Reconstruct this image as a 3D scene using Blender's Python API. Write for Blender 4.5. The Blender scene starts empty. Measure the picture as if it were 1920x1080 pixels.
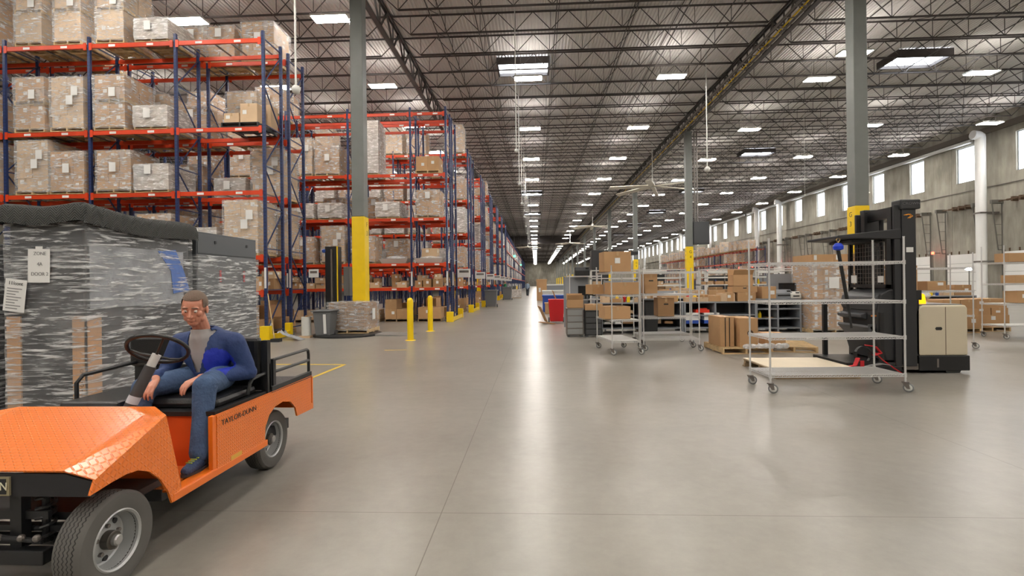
import bpy, bmesh, math, random
from math import sin, cos, pi, radians, sqrt, atan2
from mathutils import Vector, Matrix
sc = bpy.context.scene
COL = sc.collection
random.seed(7)

# ------------------------------------------------------------------ camera (1920x1080, f = 950 px)
F = 950.0; CY = 531.6; ROLL = 0.0124; YAW = math.atan(45/950.0); H = 1.55
cam_d = bpy.data.cameras.new('camera'); cam = bpy.data.objects.new('camera', cam_d); COL.objects.link(cam)
cam_d.sensor_width = 36; cam_d.lens = F/1920*36; cam_d.shift_y = -(540-CY)/1920
cam_d.clip_start = 0.05; cam_d.clip_end = 600
cam.matrix_world = Matrix.Translation((0, 0, H)) @ Matrix.Rotation(YAW, 4, 'Z') @ Matrix.Rotation(pi/2, 4, 'X') @ Matrix.Rotation(-ROLL, 4, 'Z')
sc.camera = cam
sc.view_settings.view_transform = 'Standard'; sc.view_settings.look = 'None'
sc.view_settings.gamma = 1; sc.view_settings.use_curve_mapping = False
sc.view_settings.exposure = 0.34

# ------------------------------------------------------------------ mesh builder
class MB:
    def __init__(s): s.v = []; s.f = []; s.m = []; s.M = None
    def _add(s, vs, fs, mi):
        b = len(s.v)
        if s.M is not None: vs = [tuple(s.M @ Vector(p)) for p in vs]
        s.v += vs; s.f += [tuple(b+i for i in q) for q in fs]; s.m += [mi]*len(fs)
        return s
    def box(s, x0, y0, z0, x1, y1, z1, mi=0):
        if x1 < x0: x0, x1 = x1, x0
        if y1 < y0: y0, y1 = y1, y0
        if z1 < z0: z0, z1 = z1, z0
        return s._add([(x0,y0,z0),(x1,y0,z0),(x1,y1,z0),(x0,y1,z0),(x0,y0,z1),(x1,y0,z1),(x1,y1,z1),(x0,y1,z1)],
                      [(0,3,2,1),(4,5,6,7),(0,1,5,4),(1,2,6,5),(2,3,7,6),(3,0,4,7)], mi)
    def hexa(s, p, mi=0):     # eight points, bottom ring then top ring (ccw from above)
        return s._add([tuple(q) for q in p], [(0,3,2,1),(4,5,6,7),(0,1,5,4),(1,2,6,5),(2,3,7,6),(3,0,4,7)], mi)
    def bar(s, p, q, w, h=None, mi=0, up=(0,0,1)):
        h = w if h is None else h
        p = Vector(p); q = Vector(q); d = (q-p)
        if d.length < 1e-6: return s
        d.normalize(); u = Vector(up)
        if abs(d.dot(u)) > 0.98: u = Vector((0,1,0)) if abs(d.y) < .9 else Vector((1,0,0))
        r = d.cross(u).normalized(); u = r.cross(d)
        r = r*w/2; u = u*h/2
        return s._add([tuple(x) for x in (p-r-u, p+r-u, p+r+u, p-r+u, q-r-u, q+r-u, q+r+u, q-r+u)],
                      [(0,3,2,1),(4,5,6,7),(0,1,5,4),(1,2,6,5),(2,3,7,6),(3,0,4,7)], mi)
    def tube(s, pts, r, n=8, mi=0, closed=False, caps=True):
        pts = [Vector(p) for p in pts]; k = len(pts)
        rs = r if isinstance(r, (list, tuple)) else [r]*k
        vs = []; prev = None
        for i, p in enumerate(pts):
            if closed: d = pts[(i+1) % k]-pts[i-1]
            else: d = pts[min(i+1, k-1)]-pts[max(i-1, 0)]
            d.normalize()
            if prev is None:
                a = Vector((0,0,1)) if abs(d.z) < .9 else Vector((1,0,0))
                u = d.cross(a).normalized()
            else:
                u = prev-d*prev.dot(d); u.normalize()
            prev = u; w = d.cross(u)
            for j in range(n):
                t = 2*pi*j/n; vs.append(tuple(p+(u*cos(t)+w*sin(t))*rs[i]))
        fs = []
        for i in range(k if closed else k-1):
            a = i*n; b = ((i+1) % k)*n
            for j in range(n): fs.append((a+j, a+(j+1) % n, b+(j+1) % n, b+j))
        if caps and not closed:
            fs.append(tuple(range(n-1, -1, -1))); fs.append(tuple((k-1)*n+j for j in range(n)))
        return s._add(vs, fs, mi)
    def cyl(s, p, q, r, n=16, mi=0, r2=None): return s.tube([p, q], [r, r if r2 is None else r2], n, mi)
    def lathe(s, prof, origin=(0,0,0), axis='Z', n=24, mi=0, closed=False, caps=True):   # prof: (radius, along)
        vs = []; k = len(prof)
        for (r, h) in prof:
            for j in range(n):
                t = 2*pi*j/n; a, b = r*cos(t), r*sin(t)
                p = (a, b, h) if axis == 'Z' else ((h, a, b) if axis == 'X' else (b, h, a))
                vs.append((p[0]+origin[0], p[1]+origin[1], p[2]+origin[2]))
        fs = []
        for i in range(k if closed else k-1):
            a = i*n; b = ((i+1) % k)*n
            for j in range(n): fs.append((a+j, a+(j+1) % n, b+(j+1) % n, b+j))
        if not closed and caps:
            if prof[0][0] > 1e-4: fs.append(tuple(range(n-1, -1, -1)))
            if prof[-1][0] > 1e-4: fs.append(tuple((k-1)*n+j for j in range(n)))
        return s._add(vs, fs, mi)
    def prism(s, poly, a0, a1, axis='X', mi=0):
        k = len(poly)
        def P(u, v, a): return (a, u, v) if axis == 'X' else ((u, a, v) if axis == 'Y' else (u, v, a))
        vs = [P(u, v, a0) for u, v in poly]+[P(u, v, a1) for u, v in poly]
        fs = [tuple(range(k-1, -1, -1)), tuple(range(k, 2*k))]+[(i, (i+1) % k, k+(i+1) % k, k+i) for i in range(k)]
        return s._add(vs, fs, mi)
    def ell(s, c, r, n=16, m=10, mi=0):
        return s.lathe([(max(r[0]*sin(pi*i/m), 1e-5), -r[2]*cos(pi*i/m)) for i in range(m+1)], c, 'Z', n, mi) if r[0] == r[1] else s._ell(c, r, n, m, mi)
    def _ell(s, c, r, n, m, mi):
        vs = []; fs = []
        for i in range(m+1):
            for j in range(n):
                t = 2*pi*j/n; ph = pi*i/m
                vs.append((c[0]+r[0]*sin(ph)*cos(t), c[1]+r[1]*sin(ph)*sin(t), c[2]-r[2]*cos(ph)))
        for i in range(m):
            for j in range(n): fs.append((i*n+j, i*n+(j+1) % n, (i+1)*n+(j+1) % n, (i+1)*n+j))
        return s._add(vs, fs, mi)
    def mesh(s, name, mats, smooth=False):
        me = bpy.data.meshes.new(name)
        me.from_pydata(s.v, [], s.f)
        for m in (mats if isinstance(mats, (list, tuple)) else [mats]): me.materials.append(m)
        me.polygons.foreach_set('material_index', s.m)
        bm = bmesh.new(); bm.from_mesh(me); bmesh.ops.recalc_face_normals(bm, faces=bm.faces); bm.to_mesh(me); bm.free()
        if smooth: me.polygons.foreach_set('use_smooth', [True]*len(me.polygons))
        me.update(); return me
    def build(s, name, mats, parent=None, smooth=False, bevel=0, loc=None):
        return link(name, s.mesh(name, mats, smooth), parent, bevel, loc, smooth)

def link(name, me, parent=None, bevel=0, loc=None, smooth=False, rotz=0):
    o = bpy.data.objects.new(name, me); COL.objects.link(o)
    if parent is not None: o.parent = parent
    if loc is not None: o.location = loc
    if rotz: o.rotation_euler[2] = rotz
    if bevel:
        md = o.modifiers.new('bevel', 'BEVEL'); md.width = bevel; md.segments = 2; md.limit_method = 'ANGLE'; md.angle_limit = radians(40)
    if smooth and bevel == 0:
        md = o.modifiers.new('es', 'EDGE_SPLIT'); md.split_angle = radians(35)
    return o
def tag(o, label=None, cat=None, group=None, kind=None):
    if label: o['label'] = label
    if cat: o['category'] = cat
    if group: o['group'] = group
    if kind: o['kind'] = kind
    return o
def thing(name, label, cat, loc=(0,0,0), rz=0, group=None):
    o = bpy.data.objects.new(name, None); COL.objects.link(o); o.empty_display_size = .1
    o.location = loc; o.rotation_euler = (0, 0, rz)
    return tag(o, label, cat, group)
def kids(o): return KID.get(o.name) or [c for c in o.children]
KID = {}
def dup(root, loc, rz=0, label=None, group=None, cat=None):
    r = root.copy(); COL.objects.link(r); r.location = loc; r.rotation_euler = (0, 0, rz)
    if label: r['label'] = label
    if group: r['group'] = group
    elif 'group' in r and label: del r['group']
    if cat: r['category'] = cat
    for ch in list(root.children):
        c = ch.copy(); COL.objects.link(c); c.parent = r
        for g in list(ch.children):
            d = g.copy(); COL.objects.link(d); d.parent = c
    return r
class Proto:
    """first placement uses the prototype itself, later ones copy it"""
    def __init__(s, root): s.root = root; s.used = False; s.ch = [(c, list(c.children)) for c in root.children]
    def place(s, loc, rz=0, label=None, group=None, cat=None):
        if not s.used:
            s.used = True; r = s.root; r.location = loc; r.rotation_euler = (0, 0, rz)
        else:
            r = s.root.copy(); COL.objects.link(r); r.location = loc; r.rotation_euler = (0, 0, rz)
            for k in ('group',):
                if k in r: del r[k]
            for ch, gs in s.ch:
                c = ch.copy(); COL.objects.link(c); c.parent = r
                for g in gs:
                    d = g.copy(); COL.objects.link(d); d.parent = c
        tag(r, label, cat, group); return r

# ------------------------------------------------------------------ materials
def nmat(name):
    m = bpy.data.materials.new(name); m.use_nodes = True
    nt = m.node_tree; b = nt.nodes['Principled BSDF']
    return m, nt, b
def N(nt, t, **kw):
    n = nt.nodes.new(t)
    for k, v in kw.items():
        if k.startswith('_'): setattr(n, k[1:], v)
        else: n.inputs[k.replace('__', ' ')].default_value = v
    return n
def S(c):
    """sRGB 0-255 -> linear rgba"""
    return tuple((((x/255)+.055)/1.055)**2.4 if x > 10 else x/255/12.92 for x in c)+(1,)
def mat(name, rgb, rough=.5, metal=0, var=0, vscale=3, bump=0, bscale=30, objvar=0, spec=.5, emit=None, es=0, coat=0):
    m, nt, b = nmat(name); c = S(rgb)
    b.inputs['Base Color'].default_value = c; b.inputs['Roughness'].default_value = rough; b.inputs['Metallic'].default_value = metal
    b.inputs['Specular IOR Level'].default_value = spec
    if coat: b.inputs['Coat Weight'].default_value = coat; b.inputs['Coat Roughness'].default_value = .12
    if emit: b.inputs['Emission Color'].default_value = S(emit); b.inputs['Emission Strength'].default_value = es
    if var or bump:
        tc = N(nt, 'ShaderNodeTexCoord')
    if var:
        nz = N(nt, 'ShaderNodeTexNoise', Scale=vscale, Detail=3); nt.links.new(tc.outputs['Object'], nz.inputs['Vector'])
        hs = N(nt, 'ShaderNodeHueSaturation', Color=c); mr = N(nt, 'ShaderNodeMapRange')
        mr.inputs['From Min'].default_value = .3; mr.inputs['From Max'].default_value = .7
        mr.inputs['To Min'].default_value = 1-var; mr.inputs['To Max'].default_value = 1+var
        nt.links.new(nz.outputs['Fac'], mr.inputs['Value']); nt.links.new(mr.outputs['Result'], hs.inputs['Value'])
        nt.links.new(hs.outputs['Color'], b.inputs['Base Color']); last = hs
    if objvar:
        oi = N(nt, 'ShaderNodeObjectInfo'); mr2 = N(nt, 'ShaderNodeMapRange')
        mr2.inputs['To Min'].default_value = 1-objvar; mr2.inputs['To Max'].default_value = 1+objvar
        nt.links.new(oi.outputs['Random'], mr2.inputs['Value'])
        h2 = N(nt, 'ShaderNodeHueSaturation', Color=c); nt.links.new(mr2.outputs['Result'], h2.inputs['Value'])
        if var: nt.links.new(hs.outputs['Color'], h2.inputs['Color'])
        nt.links.new(h2.outputs['Color'], b.inputs['Base Color'])
    if bump:
        n2 = N(nt, 'ShaderNodeTexNoise', Scale=bscale, Detail=2); nt.links.new(tc.outputs['Object'], n2.inputs['Vector'])
        bp = N(nt, 'ShaderNodeBump', Strength=bump, Distance=.02); nt.links.new(n2.outputs['Fac'], bp.inputs['Height']); nt.links.new(bp.outputs['Normal'], b.inputs['Normal'])
    return m
def emis(name, rgb, s):
    m = bpy.data.materials.new(name); m.use_nodes = True; nt = m.node_tree; nt.nodes.clear()
    e = N(nt, 'ShaderNodeEmission', Color=S(rgb), Strength=s); o = N(nt, 'ShaderNodeOutputMaterial')
    nt.links.new(e.outputs[0], o.inputs[0]); return m

M = {}
M['orange'] = mat('beam_orange', (206, 62, 20), .42, objvar=.12, var=.06)
M['navy'] = mat('post_navy', (38, 54, 98), .35, var=.1, objvar=.1)
M['zinc'] = mat('zinc_bar', (128, 122, 118), .4, .6)
M['wood'] = mat('pallet_wood', (198, 170, 128), .8, var=.16, vscale=9, objvar=.12)
M['wood_dark'] = mat('old_pallet_wood', (150, 128, 100), .85, var=.2, vscale=9)
M['blackp'] = mat('black_plastic', (34, 36, 38), .45)
M['label'] = mat('label_white', (228, 228, 226), .6)
M['tape'] = mat('packing_tape', (188, 156, 116), .3)
M['yellow'] = mat('safety_yellow', (246, 208, 14), .4, var=.04)
M['steel_dark'] = mat('joist_paint', (66, 60, 58), .55)
M['girder'] = mat('girder_paint', (74, 70, 68), .5)
M['col'] = mat('column_grey', (118, 122, 120), .45, var=.05)
M['concrete_dark'] = None
M['white_paint'] = mat('white_paint', (216, 216, 212), .4)
M['chrome'] = mat('chrome_wire', (226, 226, 226), .28, .35)
M['rubber'] = mat('rubber_grey', (88, 90, 92), .6)
M['black'] = mat('black_metal', (30, 31, 33), .42)
M['vinyl'] = mat('black_vinyl', (26, 26, 28), .36, bump=.15, bscale=120)
M['greybin'] = mat('grey_bin', (104, 106, 108), .5)
M['red'] = mat('red_plastic', (190, 26, 34), .4)
M['desk'] = mat('bench_grey', (134, 138, 144), .45)
M['benchin'] = mat('bench_dark', (56, 57, 60), .6)
M['paper'] = mat('paper_white', (232, 232, 230), .7)
M['duct'] = mat('white_duct', (242, 242, 240), .4)
M['blue'] = mat('blue_plastic', (40, 78, 168), .45)
M['screen'] = mat('dark_screen', (22, 24, 28), .15)
def carton_mat(name, rgb, tape=True):
    m, nt, b = nmat(name); b.inputs['Roughness'].default_value = .75; b.inputs['Specular IOR Level'].default_value = .3
    tc = N(nt, 'ShaderNodeTexCoord'); oi = N(nt, 'ShaderNodeObjectInfo')
    nz = N(nt, 'ShaderNodeTexNoise', Scale=4, Detail=4); nt.links.new(tc.outputs['Object'], nz.inputs['Vector'])
    ad = N(nt, 'ShaderNodeMath', _operation='ADD'); nt.links.new(nz.outputs['Fac'], ad.inputs[0]); nt.links.new(oi.outputs['Random'], ad.inputs[1])
    mr = N(nt, 'ShaderNodeMapRange'); mr.inputs['From Min'].default_value = .3; mr.inputs['From Max'].default_value = 1.7
    mr.inputs['To Min'].default_value = .84; mr.inputs['To Max'].default_value = 1.16
    nt.links.new(ad.outputs[0], mr.inputs['Value'])
    h = N(nt, 'ShaderNodeHueSaturation', Color=S(rgb)); nt.links.new(mr.outputs[0], h.inputs['Value']); nt.links.new(h.outputs[0], b.inputs['Base Color'])
    return m
M['carton'] = carton_mat('cardboard', (186, 148, 108))
M['carton_light'] = carton_mat('cardboard_light', (206, 178, 146))
M['carton_dark'] = carton_mat('cardboard_dark', (158, 124, 90))
M['print'] = mat('print_brown', (92, 72, 54), .8)

def wrap_mat(name, dens=.45, cov=.12, stretch=(1.2, 1.2, 16), col=(236, 238, 240), thr=.62):
    """clear stretch film: mostly see-through, with glossy folds and milky streaks that double as painted highlights"""
    m = bpy.data.materials.new(name); m.use_nodes = True; nt = m.node_tree; nt.nodes.clear(); L = nt.links.new
    out = N(nt, 'ShaderNodeOutputMaterial'); tc = N(nt, 'ShaderNodeTexCoord'); mp = N(nt, 'ShaderNodeMapping')
    oi = N(nt, 'ShaderNodeObjectInfo'); ml = N(nt, 'ShaderNodeMath', _operation='MULTIPLY'); ml.inputs[1].default_value = 20
    L(oi.outputs['Random'], ml.inputs[0]); cb = N(nt, 'ShaderNodeCombineXYZ')
    for i in range(3): L(ml.outputs[0], cb.inputs[i])
    mp.inputs['Scale'].default_value = stretch; mp.inputs['Rotation'].default_value = (.10, .13, 0)
    L(cb.outputs[0], mp.inputs['Location']); L(tc.outputs['Object'], mp.inputs['Vector'])
    n1 = N(nt, 'ShaderNodeTexNoise', Scale=3.2, Detail=6, Roughness=.62, Distortion=.6); L(mp.outputs[0], n1.inputs['Vector'])
    n2 = N(nt, 'ShaderNodeTexNoise', Scale=2.2, Detail=3); L(tc.outputs['Object'], n2.inputs['Vector'])
    r1 = N(nt, 'ShaderNodeMapRange'); r1.inputs['From Min'].default_value = thr-.05; r1.inputs['From Max'].default_value = thr+.14
    r1.inputs['To Max'].default_value = dens; L(n1.outputs['Fac'], r1.inputs['Value'])  # streak mask: film highlights painted in as near-opaque white
    r2 = N(nt, 'ShaderNodeMapRange'); r2.inputs['From Min'].default_value = .45; r2.inputs['From Max'].default_value = .75
    r2.inputs['To Min'].default_value = cov; r2.inputs['To Max'].default_value = cov+.22; L(n2.outputs['Fac'], r2.inputs['Value'])
    ad = N(nt, 'ShaderNodeMath', _operation='ADD', _use_clamp=True); L(r1.outputs[0], ad.inputs[0]); L(r2.outputs[0], ad.inputs[1])
    bp = N(nt, 'ShaderNodeBump', Strength=.9, Distance=.03); L(n1.outputs['Fac'], bp.inputs['Height'])
    b = N(nt, 'ShaderNodeBsdfPrincipled'); b.inputs['Base Color'].default_value = S(col); b.inputs['Roughness'].default_value = .24
    b.inputs['Specular IOR Level'].default_value = .9
    L(bp.outputs[0], b.inputs['Normal'])
    t = N(nt, 'ShaderNodeBsdfTransparent'); mx = N(nt, 'ShaderNodeMixShader')
    L(ad.outputs[0], mx.inputs[0]); L(t.outputs[0], mx.inputs[1]); L(b.outputs[0], mx.inputs[2]); L(mx.outputs[0], out.inputs[0])
    return m
M['wrap'] = wrap_mat('stretch_film', .75, .20, (1.3, 1.3, 7), thr=.58)
M['wrap_heavy'] = wrap_mat('stretch_film_heavy', .8, .42, (1.5, 1.5, 7), thr=.56)

def text_mesh(s, size, mi_name='t', extrude=.001, font_scale_x=1.0):
    cu = bpy.data.curves.new('txt', 'FONT'); cu.body = s; cu.size = size; cu.extrude = extrude; cu.align_x = 'CENTER'; cu.align_y = 'CENTER'
    o = bpy.data.objects.new('txt', cu); COL.objects.link(o)
    dg = bpy.context.evaluated_depsgraph_get(); me = bpy.data.meshes.new_from_object(o.evaluated_get(dg))
    bpy.data.objects.remove(o); bpy.data.curves.remove(cu)
    if font_scale_x != 1: me.transform(Matrix.Diagonal((font_scale_x, 1, 1, 1)))
    return me
def put_text(s, size, m, parent, mtx, name='lettering', sx=1.0):
    me = text_mesh(s, size, font_scale_x=sx); me.transform(mtx); me.materials.clear(); me.materials.append(m)
    return link(name, me, parent)
def face_m(loc, right, up):
    """matrix placing text in the plane spanned by right / up at loc"""
    r = Vector(right).normalized(); u = Vector(up).normalized(); n = r.cross(u)
    mt = Matrix((r, u, n)).transposed().to_4x4(); mt.translation = Vector(loc); return mt
# ================================================================== THE HALL
# floor: polished concrete
def floor_mat():
    m, nt, b = nmat('polished_concrete'); L = nt.links.new; tc = N(nt, 'ShaderNodeTexCoord')
    n1 = N(nt, 'ShaderNodeTexNoise', Scale=.45, Detail=6, Roughness=.6); L(tc.outputs['Object'], n1.inputs['Vector'])
    n2 = N(nt, 'ShaderNodeTexNoise', Scale=7, Detail=8, Roughness=.7); L(tc.outputs['Object'], n2.inputs['Vector'])
    mx = N(nt, 'ShaderNodeMix', _data_type='FLOAT'); mx.inputs[0].default_value = .35
    L(n1.outputs['Fac'], mx.inputs[2]); L(n2.outputs['Fac'], mx.inputs[3])
    cr = N(nt, 'ShaderNodeValToRGB'); cr.color_ramp.elements[0].position = .33; cr.color_ramp.elements[0].color = S((126, 122, 115))
    cr.color_ramp.elements[1].position = .66; cr.color_ramp.elements[1].color = S((152, 148, 140)); L(mx.outputs[0], cr.inputs[0])
    # saw-cut joints
    sp = N(nt, 'ShaderNodeSeparateXYZ'); L(tc.outputs['Object'], sp.inputs[0])
    prev = None
    for ax, per, off in (('X', 4.57, 3.91), ('Y', 4.57, 3.41)):
        a = N(nt, 'ShaderNodeMath', _operation='SUBTRACT'); L(sp.outputs[ax], a.inputs[0]); a.inputs[1].default_value = off
        p = N(nt, 'ShaderNodeMath', _operation='PINGPONG'); L(a.outputs[0], p.inputs[0]); p.inputs[1].default_value = per/2
        c = N(nt, 'ShaderNodeMath', _operation='LESS_THAN'); L(p.outputs[0], c.inputs[0]); c.inputs[1].default_value = .0035
        if prev is None: prev = c
        else:
            q = N(nt, 'ShaderNodeMath', _operation='MAXIMUM'); L(prev.outputs[0], q.inputs[0]); L(c.outputs[0], q.inputs[1]); prev = q
    mc = N(nt, 'ShaderNodeMix', _data_type='RGBA'); L(prev.outputs[0], mc.inputs[0]); L(cr.outputs[0], mc.inputs[6]); mc.inputs[7].default_value = S((104, 98, 90))
    L(mc.outputs[2], b.inputs['Base Color'])
    n3 = N(nt, 'ShaderNodeTexNoise', Scale=1.3, Detail=5); L(tc.outputs['Object'], n3.inputs['Vector'])
    b.inputs['Roughness'].default_value = .29
    n4 = N(nt, 'ShaderNodeTexNoise', Scale=2.0, Detail=3); L(tc.outputs['Object'], n4.inputs['Vector'])
    bp = N(nt, 'ShaderNodeBump', Strength=.06, Distance=.05); L(n4.outputs['Fac'], bp.inputs['Height']); L(bp.outputs[0], b.inputs['Normal'])
    return m
XL, XR, YB, YF, ZD = -38.0, 31.3, -16.0, 262.0, 12.64
fl = MB().box(XL, YB, -.2, XR, YF, 0).build('floor', floor_mat()); tag(fl, kind='structure')
# corrugated roof deck, ribs along the aisle
dk = MB(); x = XL; prof = []
while x < XR: prof += [(x, 0), (x+.05, 0), (x+.07, .045), (x+.13, .045)]; x += .15
prof.append((x, 0)); vs = []; fs = []
for i, (px, pz) in enumerate(prof): vs += [(px, YB, ZD+pz), (px, YF, ZD+pz)]
for i in range(len(prof)-1): fs.append((2*i, 2*i+2, 2*i+3, 2*i+1))
dk._add(vs, fs, 0)
dk.box(XL-.3, YB-.3, ZD+.06, XR+.3, YF+.3, ZD+.2)
o = dk.build('ceiling', mat('deck_paint', (218, 214, 211), .6)); tag(o, kind='structure')

def concrete_wall():
    m, nt, b = nmat('tilt_up_concrete'); L = nt.links.new; tc = N(nt, 'ShaderNodeTexCoord'); b.inputs['Roughness'].default_value = .8
    mp = N(nt, 'ShaderNodeMapping'); mp.inputs['Scale'].default_value = (1, 1, .22); L(tc.outputs['Object'], mp.inputs[0])
    n1 = N(nt, 'ShaderNodeTexNoise', Scale=1.6, Detail=7, Roughness=.65); L(mp.outputs[0], n1.inputs['Vector'])
    n2 = N(nt, 'ShaderNodeTexNoise', Scale=.35, Detail=3); L(tc.outputs['Object'], n2.inputs['Vector'])
    ad = N(nt, 'ShaderNodeMath', _operation='ADD'); L(n1.outputs[0], ad.inputs[0]); L(n2.outputs[0], ad.inputs[1])
    cr = N(nt, 'ShaderNodeValToRGB'); cr.color_ramp.elements[0].position = .36; cr.color_ramp.elements[0].color = S((120, 116, 106))
    cr.color_ramp.elements[1].position = .66; cr.color_ramp.elements[1].color = S((176, 172, 160))
    hv = N(nt, 'ShaderNodeMath', _operation='MULTIPLY'); hv.inputs[1].default_value = .5; L(ad.outputs[0], hv.inputs[0]); L(hv.outputs[0], cr.inputs[0])
    sp = N(nt, 'ShaderNodeSeparateXYZ'); L(tc.outputs['Object'], sp.inputs[0])
    pp = N(nt, 'ShaderNodeMath', _operation='PINGPONG'); L(sp.outputs['Y'], pp.inputs[0]); pp.inputs[1].default_value = 3.96
    lt = N(nt, 'ShaderNodeMath', _operation='LESS_THAN'); L(pp.outputs[0], lt.inputs[0]); lt.inputs[1].default_value = .014
    mc = N(nt, 'ShaderNodeMix', _data_type='RGBA'); L(lt.outputs[0], mc.inputs[0]); L(cr.outputs[0], mc.inputs[6]); mc.inputs[7].default_value = S((86, 82, 76))
    L(mc.outputs[2], b.inputs['Base Color']); return m
CW = concrete_wall()
WIN_Y = [38.4+4.69*k for k in range(-3, 45)]
w = MB(); zt = ZD+.25; T = .25; wl, wh = 8.5, 11.06; wz = []
w.box(XR, YB-.3, 0, XR+T, YF, wl); w.box(XR, YB-.3, wh, XR+T, YF, zt)
e = YB-.3
for y in WIN_Y: w.box(XR, e, wl, XR+T, y-.78, wh); e = y+.78
w.box(XR, e, wl, XR+T, YF, wh)
tag(w.build('wall_right', CW), kind='structure')
tag(MB().box(XL-.3, YB-.3, 0, XL, YF, zt).build('wall_left', CW), kind='structure')
tag(MB().box(XL-.3, YF, 0, XR+.3, YF+.3, zt).build('wall_back', CW), kind='structure')
tag(MB().box(XL-.3, YB-.3, 0, XR+.3, YB, zt).build('wall_front', CW), kind='structure')
# windows: frame + daylit pane
wf = mat('window_frame_grey', (150, 158, 164), .4); wp = emis('daylight_pane', (240, 247, 255), 5.5)
fm = MB(); fm.box(0, -.78, 0, .08, -.72, 2.56); fm.box(0, .72, 0, .08, .78, 2.56); fm.box(0, -.72, 0, .08, .72, .06); fm.box(0, -.72, 2.50, .08, .72, 2.56)
fme = fm.mesh('window_frame', wf); pme = MB().box(.03, -.72, .06, .05, .72, 2.50).mesh('pane', wp)
for i, y in enumerate(WIN_Y):
    o = link('window_%d' % (i+1), fme, None, 0, (XR+.12, y, wl)); tag(o, kind='structure'); link('pane', pme, o)
# long ledger and pipe under the roof along the right wall
tag(MB().box(XR-.16, YB, 11.5, XR, YF, 11.9).build('trim_1', mat('ledger_brown', (92, 84, 74), .6)), kind='structure')

# ------------------------------------------------------------------ joists between the girders
XG = [-37.9, -22.05, -5.92, 10.25, XR-.08]          # girder lines
def joist_mesh(L, full=True, r=1.0):
    b = MB(); zt, zb = -.03, -.84
    b.box(0, -.035, zt-.05, L, -.012, zt); b.box(0, .012, zt-.05, L, .035, zt)
    b.box(.9, -.035, zb, L-.9, -.012, zb+.05); b.box(.9, .012, zb, L-.9, .035, zb+.05)
    n = round((L-1.8)/1.45); s = (L-1.8)/n
    b.bar((.1, 0, zt-.03), (.9, 0, zb+.02), .03)
    b.bar((L-.1, 0, zt-.03), (L-.9, 0, zb+.02), .03)
    for i in range(n):
        a = .9+i*s
        b.bar((a, 0, zb+.03), (a+s/2, 0, zt-.03), .026); b.bar((a+s/2, 0, zt-.03), (a+s, 0, zb+.03), .026)
        if full: b.bar((a, 0, zb+.03), (a, 0, zt-.03), .02)
    return b
spans = [(XG[i], XG[i+1]) for i in range(4)]
JY = []; y = 20.6-1.87*19
while y < YF-.5: JY.append(y); y += 1.87
jm = {round(b-a, 2): joist_mesh(b-a).mesh('roof_joist', M['steel_dark']) for a, b in spans}
SPN = ['leftmost bay over the racks', 'bay above the racking', 'bay over the main aisle', 'bay beside the window wall']
near = sorted(((abs(y)+(0 if a > -10 else 40), y, a, b, i) for y in JY for i, (a, b) in enumerate(spans)))
keep = [q for q in near if q[1] > 0][:292]; kset = {(q[1], q[2]) for q in keep}
for _, y, a, b, i in keep:
    o = link('roof_joist', jm[round(b-a, 2)], None, 0, (a, y, ZD))
    tag(o, 'dark open-web steel roof joist running crosswise in the '+SPN[i], 'roof joist', 'roof joists, '+SPN[i])
rest = MB()
for _, y, a, b, i in near:
    if (y, a) not in kset:
        q = joist_mesh(b-a, False); n0 = len(rest.v)
        rest.v += [(v[0]+a, v[1]+y, v[2]+ZD) for v in q.v]; rest.f += [tuple(k+n0 for k in f) for f in q.f]; rest.m += q.m
tag(rest.build('distant_roof_joists', M['steel_dark']), 'dark open-web roof joists fading into the far end of the hall', 'roof joist', kind='stuff')

# joist girders along the column rows
def girder(L):
    b = MB(); zt, zb = 0, -1.12
    for s in (-.07, .05):
        b.box(s, 0, zt-.09, s+.03, L, zt); b.box(s, 0, zb, s+.03, L, zb+.09)
    b.box(-.1, 0, zt-.02, .1, L, zt); b.box(-.1, 0, zb, .1, L, zb+.02)
    n = 10; s = L/n
    for i in range(n):
        a = i*s; b.bar((0, a, zt-.04), (0, a+s/2, zb+.04), .07, .05); b.bar((0, a+s/2, zb+.04), (0, a+s, zt-.04), .07, .05)
        b.bar((0, a+s/2, zb+.04), (0, a+s/2, zt-.04), .045)
    return b.mesh('joist_girder', M['girder'])
gm = girder(18.0); COLY = [16.7+18.0*k for k in range(-1, 14)]
GN = {1: 'far left behind the racking', 2: 'left, over the ends of the racks', 3: 'right, over the numbered column row'}
for gi in (1, 2, 3):
    for y in COLY[:-1]:
        o = link('roof_girder', gm, None, 0, (XG[gi], y, ZD-.0))
        tag(o, 'dark steel truss girder running down the hall, '+GN[gi], 'roof girder', 'girders '+GN[gi])
# cable tray with yellow line beside the right girder
ct = thing('cable_tray', 'long grey cable tray with a yellow cable hung beside the right girder', 'cable tray', (XG[3]-.5, 0, 11.45))
t = MB(); t.box(-.24, 2, 0, -.21, 210, .1); t.box(.21, 2, 0, .24, 210, .1)
for k in range(260): t.box(-.21, 2+.8*k, .01, .21, 2.05+.8*k, .03)
t.build('tray_rail', M['zinc'], ct)
MB().tube([(.08, 2, .06), (.08, 60, .06), (.08, 210, .06)], .03, 6).build('cable', M['yellow'], ct)
MB().tube([(-.12, 2, .07), (-.12, 210, .07)], .04, 6).build('cable', M['steel_dark'], ct)
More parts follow.
